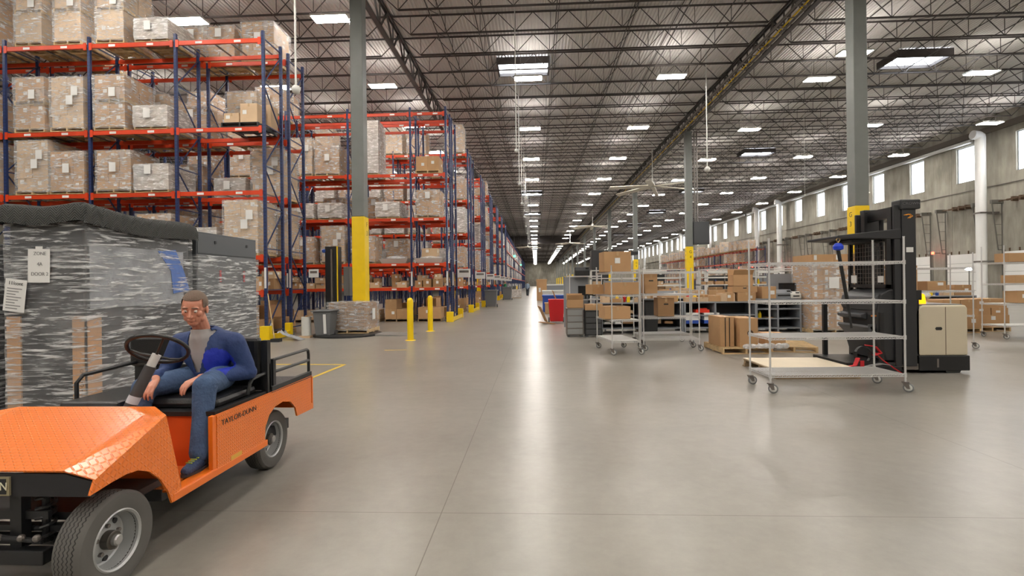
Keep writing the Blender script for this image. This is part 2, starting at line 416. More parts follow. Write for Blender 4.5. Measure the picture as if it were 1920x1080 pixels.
# bridging rods (long lines along the hall)
k = 2
for x in (-19.5, -16.4, -13.3, -9.8, -3.9, -2.2, .9, 3.9, 5.8, 7.8, 13.2, 15.8, 18.2, 20.8, 23.4, 26.0, 28.6):
    b = MB(); b.box(x-.018, YB, ZD-.84, x+.018, YF, ZD-.81); b.box(x+.14, YB, ZD-.09, x+.17, YF, ZD-.06)
    if x in (-3.9, 3.9, 15.8, 23.4):
        y = JY[0]
        for j in range(len(JY)-1): b.bar((x, JY[j], ZD-.82), (x+.15, JY[j+1], ZD-.08), .02)
    tag(b.build('trim_%d' % k, M['steel_dark']), kind='structure'); k += 1
# dark cross beam far down the hall
tag(MB().box(XG[2], 118, 10.7, XG[3], 118.3, 12.6).build('trim_30', M['steel_dark']), kind='structure')

# ------------------------------------------------------------------ columns with the yellow paint band
def column_thing(x, y, name, num):
    t = thing('column', name, 'column', (x, y, 0), 0)
    MB().box(-.21, -.21, 3.86, .21, .21, 11.5).box(-.25, -.25, 11.4, .25, .25, 11.52).build('shaft', M['col'], t, bevel=.02)
    MB().box(-.22, -.22, .0, .22, .22, 3.86).build('painted_base', M['yellow'], t, bevel=.02)
    for i, ch in enumerate(num):
        if x > 0: put_text(ch, .26, M['black'], t, face_m((.03, -.223, 3.5-.34*i), (1,0,0), (0,0,1)), 'lettering')
        put_text(ch, .22, M['black'], t, face_m((.223 if x < 0 else -.223, .02, 3.6-.3*i), (0,1,0) if x < 0 else (0,-1,0), (0,0,1)), 'lettering')
    return t
column_thing(-5.92, 16.9, 'grey square column with yellow base rising behind the wrapped pallet near the bollards', 'F3')
column_thing(10.25, 16.6, 'grey square column with yellow base behind the black stockpicker mast', 'G3')
column_thing(10.25, 34.4, 'grey square column marked G4, standing between the carts and the workbenches', 'G4')
column_thing(10.25, 52.6, 'third grey column with yellow base along the right row, beyond the one marked G4', 'G5')
cm = None
for i, y in enumerate(COLY[4:]):
    if cm is None:
        cm = Proto(column_thing(10.25, y, 'x', 'G%d' % (6+i)))
    cm.place((10.25, y, 0), 0, 'slim far grey column with yellow base in the right column row', 'far columns of the right row')
fcm = Proto(column_thing(-5.92, 34.9, 'x', 'F4'))
for y in (35.57, 52.6): fcm.place((-5.92, y, 0), 0, 'grey column rising between the back-to-back rack rows', 'columns inside the racking')
# grey cabinet hung on column G4, conduits
cb = thing('wall_cabinet', 'dark grey equipment box hung on the right side of the G4 column', 'cabinet', (10.9, 34.4, 4.0))
MB().box(-.42, -.3, 0, .6, .3, 1.5).build('cabinet_body', mat('dark_cabinet', (62, 64, 68), .5), cb, bevel=.02)
MB().box(-.36, -.31, .1, .54, -.3, 1.4).build('door', mat('dark_cabinet_door', (70, 72, 76), .5), cb)
tag(MB().cyl((10.62, 34.25, 5.5), (10.62, 34.25, 11.5), .05).cyl((10.78, 34.25, 5.5), (10.78, 34.25, 11.5), .05).build('conduit', M['zinc']), 'pair of thin grey conduits running up the G4 column above the cabinet', 'conduit')

# ------------------------------------------------------------------ high-bay lights
lm = emis('led_panel', (255, 248, 238), 85)
hb = MB(); hb.box(-.66, -.28, 0, .66, .28, .07); hb.box(-.2, -.12, .07, .2, .12, .14); hme = hb.mesh('housing', M['white_paint'])
dme = MB().box(-.62, -.25, -.012, .62, .25, 0).mesh('diffuser', lm); ume = MB().box(-.62, -.25, .07, -.24, .25, .08).box(.24, -.25, .07, .62, .25, .08).mesh('added_uplight', emis('added_deck_fill', (255, 248, 240), 20))  # glowing top strips added to the fixtures to brighten the roof deck
sme = MB().cyl((-.35, 0, .1), (-.35, 0, 1.1), .006, 5).cyl((.35, 0, .1), (.35, 0, 1.1), .006, 5).mesh('hanger', M['zinc'])
rows = [(-.25, 23.9, 7.8, -5, 31, 'row over the main aisle'), (6.5, 24.2, 7.85, -5, 31, 'row right of the main aisle'),
        (13.75, 25.1, 8.0, -5, 30, 'row above the workbenches'), (21.1, 24.9, 8.0, -5, 30, 'second row from the window wall'),
        (28.5, 25.1, 8.0, -5, 30, 'row next to the window wall'), (-7.3, 18.0, 6.25, -5, 12, 'row above the rack ends'), (-12.5, 17.8, 6.25, -5, 8, 'row high over the racking'), (-19.5, 17.8, 8, -4, 6, 'row at the far left over the racking')]
LN = 0
root = thing('high_bay_light', 'x', 'light'); link('housing', hme, root); link('diffuser', dme, root); link('hanger', sme, root); link('added_uplight', ume, root); hbp = Proto(root)
for (x, y0, p, a, b, nm) in rows:
    for i in range(a, b):
        y = y0+p*i
        if y > YF-3 or y < YB+.5: continue
        hbp.place((x, y, 11.2), 0, 'glowing white high-bay light in the '+nm, 'high-bay lights, '+nm)
for (x, y, lab) in ((13.7, 22.3, 'glowing high-bay light cut by the near right column top'),):
    hbp.place((x, y, 11.2), 0, lab)
# skylights
sky = emis('skylight_glow', (238, 246, 255), 9)
def skylight(x, y, lab, g=None):
    t = thing('skylight', lab, 'skylight', (x, y, ZD), 0, g)
    c = MB(); c.box(-1.3, -.78, -.36, 1.3, -.7, -.02); c.box(-1.3, .7, -.36, 1.3, .78, -.02); c.box(-1.3, -.7, -.36, -1.22, .7, -.02); c.box(1.22, -.7, -.36, 1.3, .7, -.02)
    c.build('curb', M['steel_dark'], t)
    MB().box(-1.22, -.7, -.2, 1.22, .7, -.17).build('dome', sky, t)
skylight(-.5, 25.5, 'bright rectangular skylight high over the main aisle, nearest one')
skylight(18.9, 26.1, 'bright rectangular skylight near the window wall, nearest one')
for y in (44.2, 62.2, 80.2, 98.2, 116, 134): skylight(18.9, y, 'bright skylight farther down the line near the window wall', 'far skylights on the right')
for y in (61.7, 79.6, 97.6, 115.6): skylight(-.4, y, 'bright skylight farther down the main aisle', 'far skylights over the aisle')

# hanging rods with a white ball
def rod(x, y, zb, lab, g=None, r=.02, br=.08):
    t = thing('hanging_rod', lab, 'rod', (x, y, zb), 0, g)
    MB().cyl((0, 0, .04), (0, 0, ZD-zb), r, 8).build('rod', M['white_paint'], t)
    MB().ell((0, 0, 0), (br, br, br*1.1)).box(-br*1.2, -.01, .03, br*1.2, .01, .06).build('ball_end', M['white_paint'], t, smooth=True)
rod(-6.7, 14.0, 7.1, 'white hanging rod with ball end in front of the nearest rack', r=.03, br=.12)
rod(-.73, 20.5, 6.93, 'white hanging rod with ball end, nearest of the aisle row')
rod(-.83, 27.4, 6.93, 'white hanging rod with ball end, second of the aisle row')
for k in range(2, 9): rod(-.88, 20.5+6.85*k, 6.93, 'thin distant white rod hanging over the left of the aisle', 'far hanging rods')
rod(8.3, 24.8, 6.93, 'white hanging rod with large ball end left of the G4 column', r=.03, br=.13)
rod(23, 36, 7.5, 'thin pale rod hanging near the first windows', r=.012, br=.04)
rod(16.8, 32.4, 6.8, 'thin pale rod hanging left of the near right column', r=.012, br=.04)
# ceiling fans
def fan(x, y, z, lab, a0, R=3.0, g=None):
    t = thing('ceiling_fan', lab, 'fan', (x, y, z), 0, g)
    MB().cyl((0, 0, .25), (0, 0, ZD-z), .035, 8).build('downrod', M['white_paint'], t)
    MB().lathe([(.05, .4), (.12, .34), (.2, .1), (.2, -.08), (.05, -.12)]).build('hub', M['white_paint'], t, smooth=True)
    for k in range(6):
        a = a0+k*pi/3; b = MB(); b.M = Matrix.Rotation(a, 4, 'Z') @ Matrix.Rotation(.06, 4, 'Y') @ Matrix.Rotation(.38, 4, 'X')
        b.box(.2, -.19, -.03, R, .19, .03); b.build('blade', mat('fan_blade', (176, 170, 158), .5) if 'fb' not in M else M['fb'], t)
M['fb'] = mat('fan_blade', (214, 208, 196), .5)
fan(9.4, 41.0, 9.2, 'large ceiling fan with long pale blades left of the G4 column', .2, 3.6)
fan(8.2, 73.0, 9.6, 'large ceiling fan over the middle of the hall', .5)
fan(7.0, 103.0, 9.6, 'small distant ceiling fan right of the aisle', .1, g='far ceiling fans'); fan(-1.7, 112.0, 9.6, 'distant ceiling fan hung over the aisle', .3)

# ------------------------------------------------------------------ right wall: dock doors, tracks, pipes
M['door'] = mat('dock_door_white', (240, 240, 237), .5)
M['track'] = mat('track_steel', (120, 118, 112), .45, .5)
db = MB(); db.box(-.06, -1.5, 0, 0, 1.5, 3.28)
for z in (.65, 1.3, 1.95, 2.6): db.box(-.065, -1.5, z-.008, -.055, 1.5, z+.008, 1)
for y in (-1.1, -.4, .4, 1.1): db.box(-.10, y-.03, 3.28, -.04, y+.03, 3.5, 2)
dme2 = db.mesh('dock_door', [M['door'], M['greybin'], M['print']])
jb = MB(); jb.box(-.03, -1.72, 0, .02, -1.5, 3.4); jb.box(-.03, 1.5, 0, .02, 1.72, 3.4); jme = jb.mesh('door_seal', mat('seal_grey', (128, 126, 118), .7))
tm = MB()
for s in (-1.6, 1.6):
    tm.bar((-.1, s, 0), (-.1, s, 6.7), .05); tm.bar((-.36, s, 3.4), (-.75, s, 6.7), .05)
    for k in range(5): tm.bar((-.1, s, 3.7+.7*k), (-.40-.08*k, s, 3.7+.7*k), .03)
    tm.bar((-.1, s, 3.4), (-.36, s, 3.4), .05); tm.box(-.8, s-.08, 6.5, -.05, s+.08, 6.75)
tme = tm.mesh('lift_track', M['track'])
sh = MB(); sh.cyl((-.35, -1.7, 6.65), (-.35, 1.7, 6.65), .035, 8)
for y in (-1.0, -.5, .15, .6): sh.cyl((-.35, y, 6.65), (-.35, y+.35, 6.65), .065, 10)
for y in (-.55, .02, .55): sh.box(-.4, y-.06, 6.5, -.02, y+.06, 6.8)
shme = sh.mesh('spring_shaft', M['print'])
# dock doors sit on the same pitch as the windows
for i, y in enumerate(WIN_Y[:26]):
    yc = y+.1
    o = link('door_%d' % (i+1), dme2, None, 0, (XR-.02, yc, 0)); tag(o, kind='structure')
    link('door_seal', jme, o); link('lift_track', tme, o); link('spring_shaft', shme, o)
# white vertical roof drain pipes
def pipe(y, lab, top=11.1, r=.3, g=None, x=XR-.95, z0=.0):
    t = thing('drain_pipe', lab, 'pipe', (x, y, 0), 0, g)
    MB().cyl((0, 0, z0), (0, 0, top), r, 20).build('pipe', M['duct'], t, smooth=True)
    MB().tube([(0, 0, top-.02), (0, 0, top+.05), (-.15, 0, top+.16), (-.5, 0, top+.2)], r, 16).build('elbow', M['duct'], t, smooth=True)
    MB().box(-r-.02, -r-.02, 5.9, .93, r+.02, 6.0).box(-r-.02, -r-.02, 2.6, .93, r+.02, 2.7).build('bracket', M['zinc'], t)
pipe(36.0, 'fat white vertical drain pipe on the concrete wall, nearest one')
for y, l in ((64.6, 'white vertical drain pipe beyond the third bank of windows'), (71.0, 'white vertical drain pipe with horizontal run above the racks')):
    pipe(y, l)
for y in (90, 107, 125, 143): pipe(y, 'distant white drain pipe on the window wall', g='far drain pipes')
for y0, y1, z in ((37.6, 76.0, 11.3), (77, 190, 11.3)):
    tag(MB().cyl((XR-.2, y0, z), (XR-.2, y1, z), .14, 12).build('wall_pipe', M['duct'], smooth=True), 'long pale pipe running under the roof above the windows, %s length' % ('nearer' if y0 < 40 else 'farther'), 'pipe')
tag(MB().tube([(XR-.32, 72, 6.0), (XR-.32, 72, 6.4), (XR-.32, 72.6, 6.9), (XR-.32, 88, 6.9)], .3, 14).build('wall_duct', M['duct'], smooth=True), 'short white horizontal duct low on the window wall by the wall racks', 'duct')
tag(MB().cyl((XR-.06, YB, 7.8), (XR-.06, 140, 7.8), .03, 6).build('wall_conduit', M['zinc']), 'thin grey conduit running along the concrete wall below the windows', 'conduit')
# red stop lights beside doors
rl = emis('red_dock_light', (255, 60, 40), 14)
for i, y in enumerate(WIN_Y[4:20]):
    o = thing('dock_light', 'small glowing red dock light beside a white door', 'dock light', (XR-.5, y-2.3, 3.5), 0, 'red dock lights')
    MB().box(-.08, -.1, -.09, 0, .1, .09).build('lamp', rl, o); MB().box(0, -.03, -.03, .53, .03, .03).build('arm', M['track'], o)
# ================================================================== PALLET RACKS
rnd = random.Random(11)
LV = [1.43, 2.45, 4.33, 6.17, 8.72]
TIER = {1.43: 'lowest shelf', 2.45: 'fourth shelf down', 4.33: 'middle shelf', 6.17: 'second shelf from top', 8.72: 'topmost shelf'}
DEP = 1.07
def post_mat():
    m, nt, b = nmat('perforated_post'); L = nt.links.new; tc = N(nt, 'ShaderNodeTexCoord'); sp = N(nt, 'ShaderNodeSeparateXYZ'); L(tc.outputs['Object'], sp.inputs[0])
    a = N(nt, 'ShaderNodeMath', _operation='PINGPONG'); a.inputs[1].default_value = .05; L(sp.outputs['Z'], a.inputs[0])
    c = N(nt, 'ShaderNodeMath', _operation='LESS_THAN'); c.inputs[1].default_value = .012; L(a.outputs[0], c.inputs[0])
    a2 = N(nt, 'ShaderNodeMath', _operation='PINGPONG'); a2.inputs[1].default_value = .022; L(sp.outputs['X'], a2.inputs[0])
    c2 = N(nt, 'ShaderNodeMath', _operation='GREATER_THAN'); c2.inputs[1].default_value = .011; L(a2.outputs[0], c2.inputs[0])
    mu = N(nt, 'ShaderNodeMath', _operation='MULTIPLY'); L(c.outputs[0], mu.inputs[0]); L(c2.outputs[0], mu.inputs[1])
    mx = N(nt, 'ShaderNodeMix', _data_type='RGBA'); L(mu.outputs[0], mx.inputs[0]); mx.inputs[6].default_value = S((40, 56, 100)); mx.inputs[7].default_value = S((16, 20, 34))
    L(mx.outputs[2], b.inputs['Base Color']); b.inputs['Roughness'].default_value = .35; return m
PM = post_mat()
def frame_mesh(hh=8.95, detail=True):
    b = MB()
    for y in (0, DEP-.07):
        b.box(-.04, y, .02, .04, y+.07, hh); b.box(-.08, y-.04, 0, .08, y+.11, .02)
    z = .25; up = True; ym = .035; yM = DEP-.035
    while z < hh-1.2:
        b.bar((0, ym, z), (0, yM, z), .03); b.bar((0, ym if up else yM, z), (0, yM if up else ym, z+1.15), .03)
        z += 1.2; up = not up
    b.bar((0, ym, hh-.2), (0, yM, hh-.2), .03)
    if detail: b.box(-.03, -.004, 1.5, .03, 0, 2.1, 1)
    return b.mesh('upright_frame', [PM, M['label']])
FM = frame_mesh(); FMS = frame_mesh(detail=False)
def beam_mesh(L, labels=True):
    b = MB(); b.box(.04, 0, -.12, L-.04, .045, 0); b.box(.04, .045, -.12, L-.04, .06, -.04)
    for x in (.04, L-.13): b.box(x, -.012, -.18, x+.09, .0, .03)
    if labels:
        for x in (L*.28, L*.72): b.box(x-.1, -.003, -.095, x+.1, 0, -.03, 1)
    return b.mesh('beam', [M['orange'], M['label']])
BM = {}
def beam_of(L):
    k = round(L, 2)
    if k not in BM: BM[k] = beam_mesh(k)
    return BM[k]
CBM = MB().box(-.02, .06, -.03, .02, DEP-.06, 0).mesh('crossbar', M['zinc'])
def rack_row(xs, y, label, group, flip=False, levels=LV, bars=(), hh=8.95):
    """xs: post positions right to left"""
    t = thing('pallet_rack', label, 'pallet rack', (xs[0], y, 0), 0, group)
    for i, x in enumerate(xs): link('upright_frame', FM, t, 0, (x-xs[0], 0, 0))
    for i in range(len(xs)-1):
        L = xs[i]-xs[i+1]; bme = beam_of(L)
        for z in levels:
            link('beam', bme, t, 0, (xs[i+1]-xs[0], -.02, z))
            o = link('beam', bme, t, 0, (xs[i]-xs[0], DEP+.02, z)); o.rotation_euler[2] = pi
            if z in bars:
                n = 4 if L > 2 else 2
                for k in range(n): link('crossbar', CBM, t, 0, (xs[i+1]-xs[0]+L*(k+.5)/n+(.08 if k % 2 else -.08), 0, z+.005))
    return t
PITCH = 2.62
X1 = [-7.8-PITCH*i for i in range(5)]
X2 = [-3.68, -5.17]+[-7.82-2.65*i for i in range(5)]
G1 = 'racks of the nearest double row'
rack_row(X1, 14.27, 'orange and navy pallet rack, front side of the nearest row at left', G1, bars=LV[1:])
rack_row(X1, 14.27+DEP+.4, 'orange and navy pallet rack standing directly behind the nearest one', G1, bars=LV[3:])
rack_row(X2, 20.9, 'second orange pallet rack row, its end by the two bollards, front side', 'racks of the second double row', bars=LV[1:])
rack_row(X2, 20.9+DEP+.4, 'second pallet rack row at left, its rear side', 'racks of the second double row', bars=LV[4:])
RY = [27.7, 34.3, 41.0, 47.7, 54.4, 61.1]
ORD = ['third', 'fourth', 'fifth', 'sixth', 'seventh', 'eighth']
for k, y in enumerate(RY):
    nb = 5 if k < 2 else (4 if k < 4 else 3)
    xs = [-3.68, -5.17]+[-7.82-2.65*i for i in range(nb)]
    rack_row(xs, y, ORD[k]+' orange pallet rack row down the main aisle, front side', 'racks farther down the aisle')
    rack_row(xs, y+DEP+.4, ORD[k]+' orange pallet rack row down the main aisle, rear side', 'racks farther down the aisle')

# ------------------------------------------------------------------ pallets, cartons, loads
def pallet_b(b, w, d, mi=0, z=0):
    for i in range(3):
        y = -0+i*(d-.1)/2; b.box(-w/2, y, z+.02, w/2, y+.1, z+.035, mi) if False else None
    for x in (-w/2, -.02, w/2-.04): b.box(x, .001, z+.018, x+.04, d-.001, z+.112, mi)          # stringers run front to back
    for i in range(7):
        y = i*(d-.09)/6; b.box(-w/2, y, z+.11, w/2, y+.09, z+.13, mi)
    for i in range(3):
        y = i*(d-.1)/2; b.box(-w/2, y, z, w/2, y+.1, z+.02, mi)
    return b
def carton_b(b, x0, y0, z0, x1, y1, z1, mi=0, ti=1, li=2, r=rnd, lab=.6):
    b.box(x0, y0, z0, x1, y1, z1, mi)
    w, h = x1-x0, z1-z0; e = .0025
    if h > .12:
        b.box((x0+x1)/2-.025, y0-e, z1-min(.09, h*.3), (x0+x1)/2+.025, y1+e, z1+e, ti)
    if li is not None and r.random() < lab and w > .2 and h > .18:
        lx = x0+w*r.uniform(.12, .62); lz = z0+h*r.uniform(.3, .6); b.box(lx, y0-2*e, lz, lx+min(.12, w*.3), y0-e, lz+min(.12, h*.32), li)
        if r.random() < .6:
            ly = y0+(y1-y0)*r.uniform(.1, .7); b.box(x1+e, ly, lz, x1+2*e, ly+.12, lz+min(.1, h*.3), li)
    return b
def wrap_b(w, d, z0, z1, r, bulge=.03, peak=0, nseg=9, seam=.3):
    """loose shell of film round a stack, open at the bottom"""
    b = MB(); ring = []
    pts = []
    nx, ny = 7, 7
    for i in range(nx): pts.append((-w/2+w*i/nx, 0))
    for i in range(ny): pts.append((w/2, d*i/ny))
    for i in range(nx): pts.append((w/2-w*i/nx, d))
    for i in range(ny): pts.append((-w/2, d-d*i/ny))
    n = len(pts); vs = []; cx, cy = 0, d/2
    for k in range(nseg+1):
        z = z0+(z1-z0)*k/nseg
        for (x, y) in pts:
            vx, vy = x-cx, y-cy; l = sqrt(vx*vx+vy*vy); q = 1+(.012+bulge*r.random())/l
            top = 1-(.5*peak*max(0, (k/nseg-.5))*2)
            vs.append((cx+vx*q*top, cy+vy*q*top, z+(r.uniform(-.02, .02) if 0 < k < nseg else 0)))
    fs = []
    for k in range(nseg):
        for j in range(n): fs.append((k*n+j, k*n+(j+1) % n, (k+1)*n+(j+1) % n, (k+1)*n+j))
    fs.append(tuple(nseg*n+j for j in range(n)))
    return b._add(vs, fs, 0)
def load_proto(w, d, h, nx, ny, nz, wrapped=True, cm='carton', seed=1, simple=False, jit=.012, double=False, film='wrap', pal='wood', cutcorner=0, name='wrapped_pallet_load', capl=0):
    r = random.Random(seed)
    mats = [M[cm], M['tape'], M['label'], M[pal], M['print']]
    root = None
    if not simple: root = thing(name, 'x', 'pallet load')
    allb = MB(); zs = [(0, h)] if not double else [(0, h/2), (h/2, h)]
    pb = MB()
    for z0, z1 in zs:
        pallet_b(allb if simple else pb, w, d, 3 if simple else 0, z0)
        zb = z0+.13; ch = (z1-zb)/nz
        for k in range(nz):
            for i in range(nx):
                for j in range(ny):
                    if k == nz-1 and cutcorner and (i*7+j*3+seed) % 3 < cutcorner: continue
                    jx, jy = r.uniform(-jit, jit), r.uniform(-jit, jit)
                    x0 = -w/2+.02+(w-.04)*i/nx+.004+jx; x1 = -w/2+.02+(w-.04)*(i+1)/nx-.004+jx
                    y0 = .02+(d-.04)*j/ny+.004+jy; y1 = .02+(d-.04)*(j+1)/ny-.004+jy
                    q = allb if simple else MB()
                    carton_b(q, x0, y0, zb+ch*k+.001, x1, y1, zb+ch*(k+1)-.003, r=r)
                    if not simple: q.build('carton', mats[:3], root, bevel=0)
    film_b = None
    if wrapped: film_b = wrap_b(w, d, .06, h+.012, r, nseg=8)
    if simple:
        n0 = len(allb.v)
        if film_b:
            allb.v += film_b.v; allb.f += [tuple(i+n0 for i in f) for f in film_b.f]; allb.m += [5]*len(film_b.f)
        me = allb.mesh(name, mats+[M[film]])
        root = link(name, me); tag(root, 'x', 'pallet load'); return Proto(root)
    for z0, z1 in zs: pallet_b(MB(), w, d, 0, z0).build('pallet', M[pal], root)
    if film_b: film_b.build('stretch_film', M[film], root, smooth=False)
    for k in range(capl):
        lx = r.uniform(-w*.3, w*.2); lz = h*r.uniform(.45, .75)
        MB().box(lx, -.062, lz, lx+.2, -.06, lz+.27).build('shipping_label', M['label'], root)
    root.hide_render = False
    return Proto(root)
LP = {
 'mid':  load_proto(1.0, 1.1, 1.15, 2, 2, 3, seed=1, capl=1),
 'tall': load_proto(1.02, 1.1, 1.6, 2, 2, 4, seed=2, capl=2, cm='carton_light'),
 'dbl':  load_proto(.95, 1.15, 1.62, 2, 2, 2, seed=3, double=True, capl=1, cm='carton'),
 'dbl2': load_proto(.85, 1.15, 1.9, 1, 2, 1, seed=4, double=True, capl=2, cm='carton_light', film='wrap'),
 'low':  load_proto(1.0, 1.1, .68, 3, 2, 2, seed=5, capl=1, cm='carton_light', film='wrap_heavy'),
 'mound': load_proto(1.05, 1.1, .82, 2, 2, 2, seed=6, cutcorner=1, film='wrap_heavy', capl=1, cm='carton_light'),
 'grid': load_proto(1.05, 1.1, 1.25, 3, 2, 5, seed=7, capl=1, cm='carton'),
 'plain': load_proto(1.0, 1.0, .72, 2, 1, 1, seed=8, wrapped=False, name='carton_pallet_load'),
 'xtall': load_proto(1.05, 1.1, 2.25, 1, 1, 4, seed=9, film='wrap_heavy', cm='carton'),
}
SP = {k: load_proto(a[0], 1.1, a[1], a[2], 2, a[3], seed=20+i, simple=True, film=a[4], cm=a[5]) for i, (k, a) in enumerate({
 'mid': (1.0, 1.15, 2, 3, 'wrap', 'carton'), 'tall': (1.02, 1.6, 2, 4, 'wrap', 'carton_light'), 'low': (1.0, .7, 3, 2, 'wrap_heavy', 'carton_light'),
 'grid': (1.05, 1.3, 3, 5, 'wrap', 'carton'), 'white': (1.05, 1.45, 2, 3, 'wrap_heavy', 'carton_light')}.items())}
NAME = {'mid': 'cube-shaped film-wrapped stack of cartons', 'tall': 'tall film-wrapped stack of cartons', 'dbl': 'two film-wrapped pallets stacked one on the other',
        'dbl2': 'two white-wrapped crates stacked on pallets', 'low': 'low film-wrapped pallet of small cartons', 'mound': 'uneven white-filmed heap of cartons',
        'grid': 'wrapped block of many small labelled cartons', 'plain': 'pair of plain unwrapped cartons on a pallet', 'xtall': 'very tall wrapped stack of wide cartons', 'white': 'white-filmed stack'}
BAYN = ['rightmost bay', 'second bay from the rack end', 'third bay from the rack end', 'fourth bay from the rack end', 'fifth bay from the rack end', 'sixth bay']
SHORT = {'mid': 'wrapped cube of cartons', 'tall': 'tall wrapped stack', 'dbl': 'double wrapped pallets', 'dbl2': 'double white-wrapped crates', 'low': 'low wrapped load', 'mound': 'uneven white-filmed heap', 'grid': 'block of small cartons', 'plain': 'two plain cartons', 'xtall': 'very tall wrapped stack'}
TIER2 = 0
def put(kind, x, yf, z, bay, side, rack, grp):
    lab = '%s, %s, %s, %s, %s' % (SHORT[kind], TIER[z], BAYN[bay].replace(' from the rack end', ''), side, rack)
    return LP[kind].place((x, yf-.03, z+.008), rnd.uniform(-.02, .02), lab, grp)
GA = 'pallet loads on the nearest rack'
# nearest rack, front side (photo: shelf by shelf)
F1 = [(8.72, 2, 'dbl2', -14.85, 'left side'), (8.72, 2, 'dbl2', -13.65, 'right side'), (8.72, 1, 'dbl2', -12.35, 'left side'), (8.72, 1, 'low', -11.1, 'right side'),
      (8.72, 3, 'dbl', -16.3, 'right side'), (8.72, 3, 'dbl', -17.6, 'left side'),
      (6.17, 2, 'dbl', -14.85, 'left side'), (6.17, 2, 'tall', -13.7, 'right side'), (6.17, 1, 'dbl', -12.4, 'left side'), (6.17, 1, 'low', -11.15, 'right side'),
      (6.17, 3, 'mid', -16.3, 'right side'), (4.33, 3, 'tall', -16.35, 'right side'),
      (4.33, 2, 'tall', -14.8, 'left side'), (4.33, 2, 'grid', -13.72, 'right side'), (4.33, 1, 'grid', -12.3, 'left side'), (4.33, 1, 'mound', -11.15, 'right side'),
      (2.45, 0, 'mound', -9.75, 'left side'), (2.45, 0, 'tall', -8.5, 'right side'), (2.45, 1, 'mid', -12.3, 'left side'), (2.45, 1, 'grid', -11.1, 'right side')]
for z, b, k, x, s in F1: put(k, x, 14.27, z, b, s, 'nearest rack', GA)
# black pallet with loose boxes on the second shelf from top, rightmost bay
t = thing('black_pallet', 'black plastic pallet with loose boxes near the right end of nearest rack', 'pallet', (-8.5, 14.25, 6.18))
pallet_b(MB(), 1.1, 1.1).build('deck', M['blackp'], t)
for j, (x, y, w, d, h, zz) in enumerate(((-.42, .1, .45, .4, .3, 0), (.1, .05, .5, .5, .55, 0), (-.1, .6, .4, .4, .4, 0), (.35, .62, .36, .4, .7, 0))):
    c = carton_b(MB(), 0, 0, 0, w, d, h).build('carton', [M['carton_light'], M['tape'], M['label']]); c.location = (-8.5+x-.1, 14.25+y, 6.312)
    tag(c, ['small light carton at front left of the black plastic pallet', 'square carton at front right of the black plastic pallet', 'carton at rear left of the black plastic pallet', 'tall carton at rear right of the black plastic pallet'][j], 'carton', 'cartons on the black pallet')
# rear side of the nearest double row
yb = 14.27+DEP+.4
F1b = [(8.72, 0, 'grid', -8.75, 'right side'), (8.72, 1, 'mid', -10.9, 'right side'), (8.72, 0, 'mid', -10.0, 'left side'), (6.17, 0, 'xtall', -9.3, 'right side'), (6.17, 1, 'mid', -10.95, 'right side'), (6.17, 1, 'tall', -12.3, 'left side'),
       (4.33, 0, 'tall', -8.5, 'right side'), (4.33, 0, 'low', -9.7, 'left side'), (4.33, 1, 'mid', -11.1, 'right side'), (2.45, 0, 'tall', -8.5, 'right side'), (2.45, 0, 'mid', -9.75, 'left side'),
       (6.17, 2, 'mid', -14.3, 'middle'), (4.33, 2, 'mid', -14.3, 'middle'), (8.72, 2, 'mid', -14.3, 'middle'), (2.45, 1, 'tall', -11.3, 'right side')]
for z, b, k, x, s in F1b: put('tall' if k == 'xtall' else k, x, yb, z, b, s, 'rear of nearest rack', GA)
# second rack row, front side
GB = 'pallet loads on the second rack row'
F2 = [(6.17, 0, 'plain', -4.45, 'alone'), (6.17, 1, 'xtall', -7.05, 'left side'), (4.33, 0, 'mid', -4.45, 'alone'), (4.33, 1, 'low', -6.15, 'right side'),
      (6.17, 2, 'grid', -8.7, 'right side'), (6.17, 2, 'tall', -9.85, 'left side'), (4.33, 2, 'low', -8.6, 'right side'), (4.33, 2, 'low', -9.8, 'left side'),
      (2.45, 2, 'tall', -8.5, 'right side'), (2.45, 2, 'mid', -9.8, 'left side'), (2.45, 1, 'mid', -7.2, 'left side'),
      (8.72, 3, 'grid', -11.2, 'right side'), (6.17, 3, 'mid', -11.3, 'right side'), (6.17, 3, 'tall', -12.5, 'left side'), (4.33, 3, 'tall', -11.3, 'right side'), (4.33, 3, 'grid', -12.5, 'left side'),
      (8.72, 4, 'mid', -14.2, 'right side'), (6.17, 4, 'mid', -14.2, 'right side'), (4.33, 4, 'tall', -14.2, 'right side'), (2.45, 3, 'grid', -11.6, 'middle')]
for z, b, k, x, s in F2: put(k, x, 20.9, z, b, s, 'second rack row', GB)
yb2 = 20.9+DEP+.4
for z, b, k, x, s in [(2.45, 0, 'low', -4.45, 'alone'), (2.45, 1, 'mid', -6.2, 'right side'), (2.45, 1, 'low', -7.2, 'left side'), (4.33, 1, 'mid', -7.2, 'left side'), (6.17, 2, 'mid', -8.5, 'right side'), (4.33, 2, 'mid', -9.0, 'middle'),
                      (8.72, 3, 'tall', -11.6, 'middle'), (6.17, 3, 'mid', -11.6, 'middle')]:
    put(k, x, yb2, z, b, s, 'rear of second row', GB)
